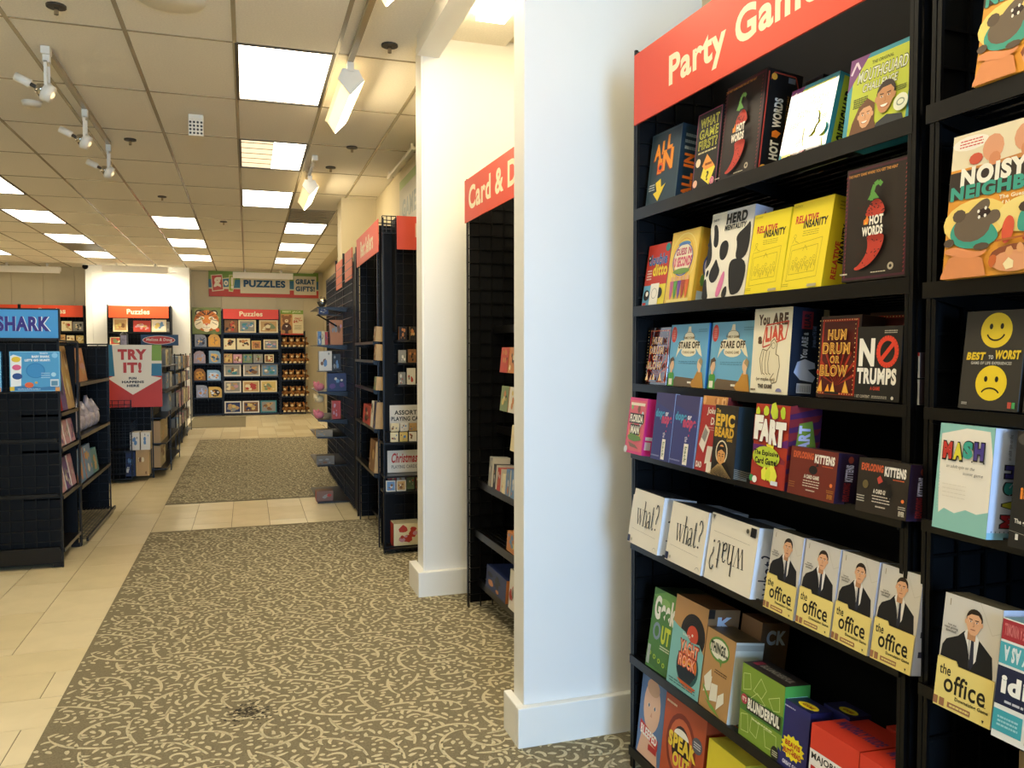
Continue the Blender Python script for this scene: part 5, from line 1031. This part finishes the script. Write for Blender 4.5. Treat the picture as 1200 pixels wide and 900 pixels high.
# goods on the aisle side of the two low racks (they face +x): rz = 90
def sgoods(nm, y, z, wy, h, d, col, pal, label, cat, lean=0, art=8, frame=None, xf=-1.232, rz=90, **k):
    return goods(nm, (xf, y, z), R(rz), wy, h, d, col, pal, label, cat, None, frame, lean, art, **k)
sgoods('story_book', 6.44, 1.062, .17, .44, .04, 'purple', ('red', 'navy'), 'tall purple book in the end rack side shelf', 'book', 8)
sgoods('story_book', 6.66, 1.062, .23, .46, .05, 'tan', ('yellow', 'brown', 'cream'), 'tall golden book beside the purple one on the low rack', 'book', 8)
for k in range(3): sgoods('toy_pack', 6.33+.18*k, .817, .15, .17, .12, 'pink', ('white', 'purple', 'grey'), 'pink toy pack, %s in a row on the upper low shelf' % O_[k], 'toy pack', 10, 6)
for k in range(3): sgoods('toy_pack', 6.33+.18*k, .492, .15, .23, .10, ('pink', 'purple', 'pink')[k], ('white', 'pink', 'grey'), '%s toy pack, %s in a row on the second low shelf' % (('pink', 'purple', 'pink')[k], O_[k]), 'toy pack', 10, 6)
sgoods('story_book', 7.12, 1.242, .34, .265, .05, 'orange', ('brown', 'pink', 'tan'), 'orange-brown picture book leaning on the top shelf of the side rack', 'book', 9)
for k in range(5):
    y = 7.02+.22*k; t = thing('toy_bag', 'clear bag of dark toy, %s along the side rack' % O_[k], 'toy bag', (-1.30, y, .824))
    g = G(); hh = .24+.04*(k % 2)
    g.ball((0, 0, .085), .055, .085, .085, 8, 6); g.tube((0, 0, .13), (-.02, .0, hh), .055, 7, .012); g.obj('bag', M['plastic'], t, True)
    G().ball((.01, 0, .07), .04, .065, .055, 8, 5).obj('toy', M[('fur', 'dark')[k % 2]], t, True)
for k in range(2): sgoods('story_book', 7.02+.33*k, .457, .30, .26, .03, 'blue', ('orange', 'tan', 'white'), 'blue picture book with orange figure, %s on the lower shelf' % ('left', 'right')[k], 'book', 8, 6)
sgoods('story_book', 7.60, .457, .27, .20, .03, 'teal', ('orange', 'tan'), 'small teal book further along the lower shelf', 'book', 8, 5)
# third low rack: try-it sign, wire basket front
g3 = thing('display_rack', 'low black rack with wire basket front behind the side rack', 'display rack', (-1.08, 10.25, 0))
plate(-1.05, .0, .03, .0, 2.0, 1.54, 'back_panel', 'black', g3); grid(1.05, 1.5, off=-.01, x0=-1.05, z0=.03, r=.003).obj('wire_grid', M['blackm'], g3)
for x, y in ((.02, 0), (.02, 2.02), (.16, .6), (.16, 1.9)): plate(x-.006, y-.006, 0, x+.006, y+.006, 1.55 if x < .1 else .75, 'post', 'blackm', g3)
for z0, z1 in ((.835, .93), (.36, .68), (.05, .34)):
    b = plate(-.85, -.34, z0-.01, -.17, -.01, z0, 'basket_floor', 'lip', g3)
    grid(.68, z1-z0, cell=.06, off=-.34, x0=-.85, z0=z0, r=.003).obj('basket_front', M['blackm'], b); grid(.33, z1-z0, cell=.08, off=-.165, x0=-.34, z0=z0, ax='y', r=.003).obj('basket_side', M['blackm'], b)
for z in (1.3, 1.0, .7, .4, .1): s_ = plate(.0, .02, z-.012, .16, 1.98, z, 'shelf', 'lip', g3)
o = G().box(0, 0, 0, .55, .02, .70, col='C0402C').obj('floor_sign', M['print'], loc=(-1.49, 10.19, .86)); o.location = (-1.475, 9.95, .85); tag(o, 'red and white arrow sign reading TRY IT! above the wire baskets', 'sign')
c = Cv(.55, .70, .0004); c.rect(0, 0, 1, 1, 'BE3A2C'); c.poly([(0,.5),(0,1),(1,1),(1,.5)], '2F7496'); c.rect(.72, .74, 1, 1, '7FA23C'); c.rect(.72, .70, 1, .745, 'E4DCC8')
c.poly([(.08,1),(.82,1),(.80,.48),(.99,.46),(.45,.20),(0,.46),(.12,.48)], 'E6DDCB'); c.poly([(0,.46),(.45,.20),(1,.46),(1,0),(0,0)], 'BE3A2C'); c.poly([(.0,.47),(.45,.205),(.99,.47),(.8,.50),(.1,.50)], 'E6DDCB')
c.text('TRY', .18, .76, .72, .93, 'B83A34', .07); c.text('IT!', .28, .55, .62, .72, 'B83A34', .07); c.text('FUN', .38, .445, .52, .485, '2A2A30', .05); c.text('HAPPENS', .25, .385, .66, .425, '2A2A30', .05); c.text('HERE', .34, .325, .57, .365, '2A2A30', .05)
c.g.obj('sign_print', M['print'], o)
o = G().box(0, 0, 0, .40, .02, .125, col='22405C').obj('table_sign', M['print'], loc=(-1.18, 10.35, 1.55)); o.location = (-1.165, 10.2, 1.545); tag(o, 'dark blue sign with red oval lettering on top of the rack', 'sign')
c = Cv(.40, .125, .0004); c.ell(.48, .5, .44, .40, 'E8DCC8', 24); c.ell(.48, .5, .42, .36, 'C0392C', 24); c.text('Melissa & Doug', .14, .34, .84, .68, 'EBDCC0', .02, shear=.15); c.g.obj('sign_print', M['print'], o)
goods('toy_box', (-1.22, 9.97, .362), 0, .10, .20, .20, 'white', ('blue', 'grey'), 'white toy box in the middle wire basket, left of two', 'toy box', None, None, 0, 4, side='A89468'); goods('toy_box', (-1.11, 9.97, .362), 0, .10, .20, .20, 'white', ('blue', 'grey'), 'white toy box in the middle wire basket, right of two', 'toy box', None, None, 0, 4, side='A89468')
goods('toy_box', (-1.28, 10.02, .06), 0, .10, .28, .16, 'navy', ('blue', 'white'), 'blue boxed toy in the lowest wire basket, left of three', 'toy box', None, None, 0, 4); goods('toy_box', (-1.15, 10.02, .06), 0, .14, .30, .18, 'tan', ('cream', 'brown'), 'tan boxed toy in the lowest wire basket, middle of three', 'toy box', None, None, 0, 4, side='A89468')
goods('toy_box', (-.985, 10.75, .40), R(90), .9, .26, .10, 'A8966A', ('tan', 'cream', 'grey'), 'long tan toy box on the aisle side beyond the baskets', 'toy box', None, None, 0, 8)
goods('toy_box', (-.985, 10.6, .11), R(90), .6, .26, .10, 'B8A67A', ('tan', 'cream', 'brown'), 'tan toy box on the lowest aisle side shelf beyond the baskets', 'toy box', None, None, 0, 6)
for k, (y, z, w, h, q) in enumerate([(11.3, 1.30, .4, .2, 'cream'), (11.8, 1.30, .3, .22, 'grey'), (11.3, 1.0, .4, .2, 'blue'), (11.8, 1.0, .3, .2, 'white'), (11.6, .7, .5, .24, 'blue')]):
    goods('toy_box', (-.985, y, z+.001), R(90), w-.02, h, .09, q, ('grey', 'cream', 'brown', 'blue'), '%s toy box, %s of five on the aisle side past the arrow sign' % (q, O_[k]), 'toy box', None, None, 0, 7)
g4 = thing('display_rack', 'far low black rack of small toys just before the back wall', 'display rack', (-1.12, 12.9, 0))
plate(-1.0, .0, .03, .0, 3.4, 1.42, 'back_panel', 'black', g4)
for y in (0, 1.14, 2.28, 3.4): plate(.09, y-.008, 0, .106, y+.008, 1.44, 'post', 'blackm', g4)
for z in (1.2, .98, .6, .3, .06): plate(.0, .0, z-.012, .10, 3.4, z, 'shelf', 'lip', g4)
for r, z in enumerate((1.2, .98, .6, .3)):
    for q in range(6):
        cl = rnd.choice(['cream', 'grey', 'blue', 'tan', 'white', 'brown', 'pink']); hh = (.2, .15, .24, .16)[r]
        goods('toy_box', (-1.02, 13.2+.52*q+rnd.uniform(-.05, .05), z+.001), R(90), .30+.1*rnd.random(), hh, .08, cl, ('grey', 'cream', 'brown', 'blue', 'black'), '%s toy box, %s along the %s shelf of the far low rack' % (cl, O_[q], O_[r]), 'toy box', 'toys on the far low rack', None, 0, 6)
t = thing('display_lantern', 'small dark lantern-like figure on top of the rack left of the oval sign', 'figurine', (-1.36, 10.35, 1.535))
G().box(-.045, -.045, 0, .045, .045, .02).obj('lantern_base', M['dark'], t); G().box(-.035, -.035, .02, .035, .035, .13).obj('lantern_body', M['plastic'], t)
for a_ in (-1, 1):
    for b_ in (-1, 1): G().box(a_*.036-.004, b_*.036-.004, .02, a_*.036+.004, b_*.036+.004, .13).obj('lantern_post', M['dark'], t)
G().tube((0, 0, .13), (0, 0, .17), .05, 8, .015).obj('lantern_roof', M['dark'], t)

# ================================================================ RIGHT: racks beyond the far column
ra = thing('display_rack', 'black end rack facing the camera beside the far column', 'display rack', (.93, 5.85, 0))
plate(.105, .16, .03, .57, .18, 2.42, 'back_panel', 'black', ra); grid(.46, 2.4, off=.15, x0=.105, z0=.03).obj('wire_grid', M['blackm'], ra)
plate(.025, .14, .03, .105, .16, 2.40, 'corner_panel', 'black', ra); plate(.0, .0, .0, .012, .012, 2.44, 'post', 'blackm', ra); plate(.095, .0, 1.62, .105, .14, 2.44, 'side_panel', 'black', ra)
grid(.10, .12, cell=.03, off=.0, x0=.0, z0=2.33, r=.003).obj('wire_grid', M['blackm'], ra)
for z in (1.56, 1.395, 1.235, .815, .575, .46, .045):
    fr = -.02 if z > .6 else -.05
    s_ = plate(.0 if z < 1 else .105, fr, z-.014, .57, .16, z, 'shelf', 'lip', ra)
plate(-.01, -.04, .04, .57, -.025, .47, 'lower_panel', 'black', ra) if False else None
plate(.03, .055, .815, .57, .15, .885, 'riser', 'black', ra)
header(ra, .105, 2.215, .45, .24, 'Party', (.30, .25, .9, .8), -.004, 'C64834', .03, 'D8B8A0')
RA = [(1.042,1.56,.064,.097,'black',('orange','brown')),(1.125,1.56,.049,.097,'black',('tan','orange')),(.968+.14,1.395,.055,.092,'grey',('white','navy')),(1.036,1.395,.06,.097,'brown',('black','orange')),(1.05,1.235,.07,.12,'white',('grey','red')),(.97,1.235,.07,.09,'grey',('white','red')),(1.13,1.235,.07,.1,'brown',('tan','red'))]
RA = [(1.045,1.561,.064,.097,'black',('orange','brown')),(1.125,1.561,.06,.097,'black',('tan','orange')),(1.043,1.396,.06,.092,'grey',('white','navy')),(1.11,1.396,.067,.097,'brown',('black','orange')),(1.043,1.236,.055,.09,'grey',('white','red')),(1.102,1.236,.07,.12,'white',('grey','red')),(1.18,1.236,.08,.1,'brown',('tan','red'))]
for k, (x, z, w, h, q, pl) in enumerate(RA):
    goods('card_pack', (x+w/2, 5.85, z), 0, w-.006, h, .02, q, pl, '%s card pack, %s of seven high on the end rack beside the far column' % (q, ['first', 'second', 'third', 'fourth', 'fifth', 'sixth', 'seventh'][k]), 'card pack', None, None, 0, 5)
def shelf_sign(loc, w, h, lines, label, col='DAD6CC'):
    o = G().box(0, 0, 0, w, .004, h, col=col).obj('shelf_sign', M['print'], loc=loc); tag(o, label, 'sign'); c = Cv(w, h, .0003)
    for t, a, q, s in lines: c.text(t, *a, q, .03, shear=s)
    c.g.obj('sign_print', M['print'], o); return o
shelf_sign((1.0, 5.985, .887), .29, .19, [('ASSORTED', (.12, .62, .9, .80), '1C1C1C', 0), ('PLAYING CARDS', (.04, .38, .96, .55), '1C1C1C', 0)], 'white shelf sign reading ASSORTED PLAYING CARDS')
shelf_sign((.975, 5.95, .578), .25, .165, [('Christmas', (.12, .44, .9, .88), 'B83030', .3), ('PLAYING CARDS', (.12, .18, .88, .34), '7A7A7A', 0)], 'white shelf sign with red Christmas script')
for r in range(2):
    for q in range(4):
        cl = ('cream', 'white', 'tan', 'blue', 'cream', 'yellow', 'white', 'tan')[r*4+q]
        goods('card_deck', (1.025+.068*q-.012*r, (5.915, 5.862)[r], (.887, .817)[r]), 0, .058, (.06, .068)[r], .02, cl, ('grey', 'brown', 'blue', 'red'), '%s deck of playing cards, %s row, %s from the left' % (cl, ('back', 'front')[r], O_[q]), 'card deck', 'playing card decks', None, 0, 5)
for k, (x, w, h, cl) in enumerate([(.966, .063, .10, 'red'), (1.03, .064, .11, 'white'), (1.10, .065, .10, 'green'), (1.17, .065, .09, 'brown')]):
    goods('card_deck', (x+w/2, 5.88, .461), 0, w-.004, h, .02, cl, ('red', 'cream', 'tan', 'green'), '%s holiday card deck, %s in the back row' % (cl, O_[k]), 'card deck', None, None, 0, 5)
for k, (x, cl) in enumerate([(.942, 'blue'), (1.018, 'tan')]):
    goods('card_deck', (x+.036, 5.825, .461), 0, .068, .08, .02, cl, ('white', 'brown', 'orange'), '%s holiday card deck standing in front, %s' % (cl, ('left', 'right')[k]), 'card deck', None, 'white', 0, 4)
goods('toy_box', (1.10, 5.84, .046), 0, .20, .17, .15, 'cream', ('red', 'blue', 'red', 'pink'), 'white and red boxed game on the bottom shelf of the end rack', 'toy box', None, None, 0, 10)
plate(-.005, -.05, .0, .0, .0, .46, 'side_panel', 'black', ra); plate(.0, -.035, .05, .57, -.03, .06, 'front_rail', 'blackm', ra)
# aisle-facing rack (faces -x): local x -> -y, so rz = -90 with its origin at the far end
rb = rack('display_rack', 'tall black rack facing the aisle with orange header, beyond the far column', (.925, 7.12, 0), R(-90), 1.08, .42, 2.43, [(1.55, -.03), (1.41, -.03), (1.19, -.03), (.90, -.03), (.56, -.03), (.10, .1)], header_=(.02, 2.2, 1.2, .235, 'Best Sellers', (.22, .22, .80, .80)), slats=5, lip=.02)
for k, (y, z, w, h, cl, lab) in enumerate([(5.95, 1.552, .09, .11, 'brown', 'brown card pack at the near end of the aisle rack, top'), (5.95, 1.412, .09, .12, 'brown', 'brown card pack at the near end of the aisle rack, second'), (5.95, 1.192, .09, .10, 'green', 'green card pack at the near end of the aisle rack, third'),
        (6.0, .902, .10, .2, 'navy', 'navy boxed game in the aisle rack by the end rack'), (6.13, .902, .12, .2, 'white', 'white boxed game in the aisle rack by the end rack'), (6.42, .902, .42, .15, 'red', 'bright red boxed game lying in the aisle rack'), (6.15, .562, .28, .24, 'brown', 'brown plush gift box on the lower shelf of the aisle rack')]):
    goods('game_box', (.893, y+.06, z), R(-90), w, h, .06, cl, ('tan', 'cream', 'black', 'brown'), lab, 'game box', None, None, 4, 6)
# next rack, seen nearly edge on, with deep shelves into the aisle
rc = thing('display_rack', 'black rack with long shelves sticking into the aisle, before the pilaster', 'display rack', (.93, 8.0, 0))
plate(.0, -.5, .03, .03, 2.1, 2.30, 'back_panel', 'black', rc); grid(2.6, 2.3, off=-.008, ax='y', x0=-.5, z0=.03).obj('wire_grid', M['blackm'], rc)
for y in (-.72, .30, 1.0): plate(-.01, y-.008, 0, .01, y+.008, 2.46 if y > -.5 else 2.40, 'post', 'blackm', rc)
plate(.0, -.75, .03, .012, -.5, 2.36, 'side_panel', 'black', rc)
for z in (1.905, 1.538, 1.086, .815):
    for y in (0.,): 
        s_ = G(); s_.v = [(-.29, y-.02, z-.012), (0, y-.02, z-.05), (0, y-.02, z), (-.29, y-.02, z), (-.29, y, z-.012), (0, y, z-.05), (0, y, z), (-.29, y, z)]
        s_.f = [(0,1,2,3),(7,6,5,4),(0,4,5,1),(1,5,6,2),(2,6,7,3),(3,7,4,0)]; s_.c = [None]*6; sx = s_.obj('shelf_bracket', M['blackm'], rc)
    plate(-.29, 0, z-.006, 0, .9, z, 'shelf', 'lip', rc)
for z in (.645, .372, .015):
    plate(-.30, -.02, z-.01, 0, .9, z, 'shelf', 'lip', rc)
for z, yy in ((2.13, .35), (2.15, -.47)):
    g = G().box(-.012, 0, 0, -.002, .56, .28, col='D8603C'); o = g.obj('header_sign', M['print'], rc, loc=(0, yy, z))
RB = [('foil_ball', .646,1.906,.092,.1,None,None), ('toy_box',.66,1.838,.09,.058,'navy',('grey','white')), ('toy_box',.767,1.540,.118,.242,'orange',('pink','brown','grey')), ('story_book',.647,1.540,.035,.130,'blue',('white','navy')), ('story_book',.684,1.540,.03,.130,'cream',('tan','brown')), ('story_book',.716,1.540,.028,.125,'red',('purple','brown')),
      ('toy_box',.657,1.290,.123,.19,'white',('grey','brown','blue')), ('toy_box',.785,1.294,.08,.158,'black',('grey','blue')), ('toy_box',.736,1.088,.18,.177,'navy',('blue','white','purple')), ('toy_box',.78,.818,.08,.178,'red',('pink','red')), ('plush_toy',.612,1.09,.105,.088,None,None), ('plush_toy',.610,.971,.106,.094,None,None), ('plush_toy',.613,.817,.095,.08,None,None),
      ('toy_box',.62,.647,.16,.07,'8A7E68',('tan','grey')), ('toy_box',.625,.374,.17,.088,'6E6658',('grey','brown')), ('toy_box',.62,.017,.16,.10,'7A5A4C',('red','grey'))]
labs = ['silver foil ball on the top shelf in the aisle', 'small navy box under the foil ball shelf', 'orange box standing upright on the second aisle shelf', 'blue book on the second aisle shelf, outermost', 'cream book between the blue and red ones', 'dark red book on the second aisle shelf', 'white box hanging below the second aisle shelf', 'black box beside the white one below the second aisle shelf',
        'navy boxed set on the third aisle shelf', 'tall red box on the fourth aisle shelf', 'pink plush toy, highest of three at the shelf tips', 'tan plush toy, middle of three at the shelf tips', 'pink plush toy, lowest of three at the shelf tips', 'grey box on the upper low shelf in the aisle', 'grey-brown box on the middle low shelf in the aisle', 'reddish box on the floor level shelf in the aisle']
for (nm, x, z, w, h, cl, pl), lab in zip(RB, labs):
    if nm == 'foil_ball':
        g = G(); g.ball((0, 0, h/2), w/2, w/2, h/2, 9, 6); 
        for i in range(len(g.v)): g.v[i] = tuple(q+rnd.uniform(-.005, .005) for q in g.v[i])
        o = g.obj(nm, M['chrome'], loc=(x+w/2, 8.06, z)); tag(o, lab, 'ball'); continue
    if nm == 'plush_toy':
        m_ = M['pink'] if 'pink' in lab else M['furl']; t = thing(nm, lab, 'plush toy', (x+w/2, 8.1, z))
        G().ball((0, 0, .04), .05, .05, .04, 8, 6).obj('body', m_, t, True); G().ball((-.03, -.02, .06), .03, .03, .028, 8, 5).obj('head', m_, t, True)
        for s_ in (-1, 1): G().ball((-.03+s_*.02, -.02, .085), .01, .008, .014, 6, 4).obj('ear', m_, t, True)
        continue
    goods(nm, (x+w/2, 8.02, z), 0, w, h, .12, cl, pl, lab, {'toy_box': 'toy box', 'story_book': 'book'}[nm], None, None, 0, 5)
# little hooks for the box under the top shelf and the hanging white box
for z in (1.832, 1.286): plate(-.285, .0, z-.006, -.05, .16, z, 'hanging_tray', 'lip', rc)
G().tube((-.285, .0, 1.83), (-.10, .0, 1.72), .008, 5).obj('brace', M['blackm'], rc)
# banner and wash light on the right wall
o = G().box(-.015, 0, 0, 0, 1.3, .62, col='8A9A5A').obj('store_banner', M['print'], loc=(1.518, 7.0, 2.58)); tag(o, 'green and grey banner high on the right wall beyond the far column', 'sign')
c = Cv(1.3, .62, .0005); c.rect(0, 0, 1, 1, '8FA45A'); c.rect(0, .1, .86, .86, 'A8A492'); c.rect(0, 0, 1, .1, 'A85A48'); c.text('GAMES', .12, .34, .76, .66, '6A7A78', .05); p_ = c.g.obj('banner_print', M['print'], o, loc=(-.0155, 1.3, 0)); p_.rotation_euler = (0, 0, R(-90))
t = thing('wash_light', 'white bar light hung along the right wall ceiling', 'wall light', (1.42, 7.9, 3.17))
G().box(-.02, -.75, .09, .02, .55, .12).obj('housing', M['whitem'], t, bevel=.005); G().box(-.01, -.7, .12, .01, -.66, .16).obj('hanger', M['whitem'], t); G().box(-.01, .5, .12, .01, .54, .16).obj('hanger', M['whitem'], t)
# ---- goods in the recess rack
for k, (y, z, w, h, cl, lab) in enumerate([(3.97, 1.37, .13, .13, 'red', 'red hanging card pack, first in the upper row of the recess rack'), (3.84, 1.37, .11, .13, 'orange', 'orange hanging card pack beside the red one'), (3.97, 1.17, .13, .13, 'green', 'green hanging card pack in the second row of the recess rack'), (3.84, 1.17, .11, .13, 'white', 'white hanging card pack in the second row of the recess rack'),
        (3.80, .98, .12, .13, 'cream', 'cream hanging card pack in the third row of the recess rack')]):
    o = goods('card_pack', (1.25, y, z), R(-90), w, h, .03, cl, ('orange', 'yellow', 'black', 'cream'), lab, 'card pack', None, None, 6, 6)
    G().tube((0, .0, h-.01), (0, .30, h-.01), .002, 4).obj('peg_hook', M['blackm'], card.children and o)
for k, (y, w, h, cl) in enumerate([(4.22, .06, .16, 'grey'), (4.14, .05, .13, 'black'), (4.06, .06, .12, 'red'), (3.98, .05, .10, 'cream'), (3.91, .06, .135, 'blue'), (3.82, .08, .14, 'blue')]):
    goods('game_box', (1.25, y, .742), R(-90), w, h, .10, cl, ('white', 'grey', 'orange'), '%s small box, %s from the back on the middle recess shelf' % (cl, O_[k]), 'game box', None, None, 4, 4)
goods('game_box', (1.25, 3.85, .462), R(-90), .14, .10, .10, 'orange', ('blue', 'yellow'), 'orange and blue small box on the third recess shelf', 'game box', None, None, 4, 5)
goods('game_box', (1.25, 4.12, .172), R(-90), .36, .12, .16, 'navy', ('orange', 'black'), 'long navy box with orange print on the lowest recess shelf', 'game box', None, None, 4, 6)
goods('game_box', (1.25, 3.83, .172), R(-90), .12, .2, .12, 'white', ('red', 'grey'), 'white box standing at the front of the lowest recess shelf', 'game box', None, None, 4, 5)

# ================================================================ CEILING FITTINGS
def track(x, y0, y1, label):
    t = thing('light_track', label, 'light track', (x, y0, CE)); G().box(-.018, 0, -.035, .018, y1-y0, 0).obj('rail', M['tbar'], t, bevel=.003); G().box(-.025, -.03, -.05, .025, .03, -.005).obj('end_feed', M['whitem'], t); return t
track(-1.14, 5.63, 7.98, 'white light track with three spotlights on the left ceiling')
track(.64, 4.1, 5.3, 'white light track between the two nearest tube lights'); track(.63, 7.93, 8.95, 'short white track holding the farthest tube light')
def spot(x, y, label):
    t = thing('spotlight', label, 'spotlight', (x, y, CE-.035))
    G().box(-.02, -.02, -.06, .02, .02, 0).obj('track_clip', M['whitem'], t, bevel=.002)
    for s_ in (-1, 1): G().box(-.008, s_*.045-.003, -.26, .008, s_*.045+.003, -.06).obj('yoke_arm', M['whitem'], t)
    G().box(-.008, -.048, -.068, .008, .048, -.058).obj('yoke_bridge', M['whitem'], t)
    d = Vector((-.86, 0, .42)).normalized(); c0 = Vector((0, 0, -.24))
    def P_(k): return tuple(c0+d*k)
    G().tube(P_(-.03), P_(.02), .052, 14, .058).obj('reflector_ring', M['whitem'], t, True); G().tube(P_(.02), P_(.065), .05, 12, .026).obj('bulb_cone', M['chrome'], t, True)
    G().tube(P_(.065), P_(.10), .012, 8).obj('bulb_neck', M['dark'], t, True); G().tube(P_(.10), P_(.19), .026, 12).obj('lamp_socket', M['whitem'], t, True)
    G().ball(P_(-.015), .028, .028, .028, 8, 6).obj('bulb_face', M['tubedim'], t, True)
for k, y in enumerate((5.64, 6.86, 7.95)): spot(-1.14, y, 'white track spotlight, %s on the left ceiling track' % ('nearest', 'middle', 'farthest')[k])
def tube_light(y0, y1, label, x=.64, z=3.15, lit=True):
    t = thing('tube_light', label, 'tube light', (x, (y0+y1)/2, z)); l = (y1-y0)/2
    def prism(pts, nm, m):
        g = G(); n_ = len(pts); g.poly([(px, -l, pz) for px, pz in pts]); g.poly([(px, l, pz) for px, pz in pts][::-1])
        for i in range(n_): a, b = pts[i], pts[(i+1) % n_]; g.quad((a[0], -l, a[1]), (a[0], l, a[1]), (b[0], l, b[1]), (b[0], -l, b[1]))
        return g.obj(nm, M[m], t)
    prism([(-.07, .04), (-.05, .09), (.06, .09), (.092, .048), (.07, .043), (.02, .07), (-.05, .03)], 'housing', 'tubedim')
    prism([(-.05, .028), (.0, -.045), (.02, .0), (-.02, .045)], 'reflector', 'tubedim'); prism([(.006, -.045), (.08, .034), (.073, .04), (.0, -.038)], 'lens', 'tube')
    g = G(); g.poly([(-.08, -l-.004, .04), (.0, -l-.004, -.055), (.085, -l-.004, .04), (.05, -l-.004, .105), (-.05, -l-.004, .105)]); g.poly([(-.08, -l-.02, .04), (.0, -l-.02, -.055), (.085, -l-.02, .04), (.05, -l-.02, .105), (-.05, -l-.02, .105)][::-1])
    P5 = [(-.08, .04), (.0, -.055), (.085, .04), (.05, .105), (-.05, .105)]
    for i in range(5): a, b = P5[i], P5[(i+1) % 5]; g.quad((a[0], -l-.02, a[1]), (a[0], -l-.004, a[1]), (b[0], -l-.004, b[1]), (b[0], -l-.02, b[1]))
    g.obj('end_cap', M['whitem'], t); G().box(-.02, -l-.03, .09, .02, -l+.04, 3.33-z-.03).obj('swivel', M['whitem'], t); G().tube((0, -l, .1), (0, -l, 3.33-z), .012, 6).obj('stem', M['whitem'], t)
tube_light(5.25, 6.22, 'second nearest hanging tube light, beside the nearest ceiling panel'); tube_light(3.05, 3.88, 'nearest hanging tube light, cut off by the top of the photo'); tube_light(8.72, 9.7, 'farthest hanging tube light, above the right racks'); tube_light(1.2, 2.1, 'hanging tube light over the party games rack', x=.5)
tube_light(-.6, .3, 'hanging tube light behind the camera', x=.5)
o = G(); o.box(1.2, 3.1, 3.27, 1.36, 4.3, 3.33); o = o.obj('recess_light', M['tube']); tag(o, 'bright strip light on the ceiling of the recess', 'strip light')
for k, (x, y) in enumerate([(-.95, 4.95), (.84, 4.95), (-.95, 7.83), (.82, 8.38), (-.946, 10.58), (.925, 7.5), (-.3, 12.34)]):
    t = thing('sprinkler', 'ceiling sprinkler, ' + ('near the top left of the photo', 'near the top between tube light and beam', 'right of the third spotlight', 'right of the farthest tube light', 'left of the third aisle light panel', 'above the right racks', 'over the middle carpet')[k], 'sprinkler', (x, y, CE))
    G().tube((0, 0, -.012), (0, 0, 0), .05, 14).obj('escutcheon', M['dark'], t); G().tube((0, 0, -.05), (0, 0, -.012), .012, 8).obj('nozzle', M['chrome'], t)
t = thing('smoke_detector', 'round white smoke detector left of the middle spotlight', 'smoke detector', (-1.5, 6.9, CE)); G().tube((0, 0, -.03), (0, 0, 0), .06, 18, .07).obj('detector_body', M['whitem'], t, True)
t = thing('ceiling_speaker', 'large round ceiling speaker at the top edge of the photo', 'speaker', (-.36, 4.66, CE)); G().tube((0, 0, -.012), (0, 0, 0), .17, 28, .18).obj('speaker_grille', M['whitem'], t, True)
t = thing('emergency_light', 'small white box on the ceiling right of the spotlights', 'emergency light', (-.36, 6.9, CE-.02)); G().box(-.055, -.04, -.02, .055, .06, .02).obj('box', M['whitem'], t, bevel=.004)
g = G(); g.box(-.055, -.06, -.15, .055, -.04, -.01); g.obj('lamp_plate', M['tilec'], t, bevel=.004)
g = G()
for a in range(4):
    for b in range(4): G().tube((-.04+.027*a, -.066, -.13+.028*b), (-.04+.027*a, -.06, -.13+.028*b), .009, 7).obj('lamp_dot', M['dark'], t)
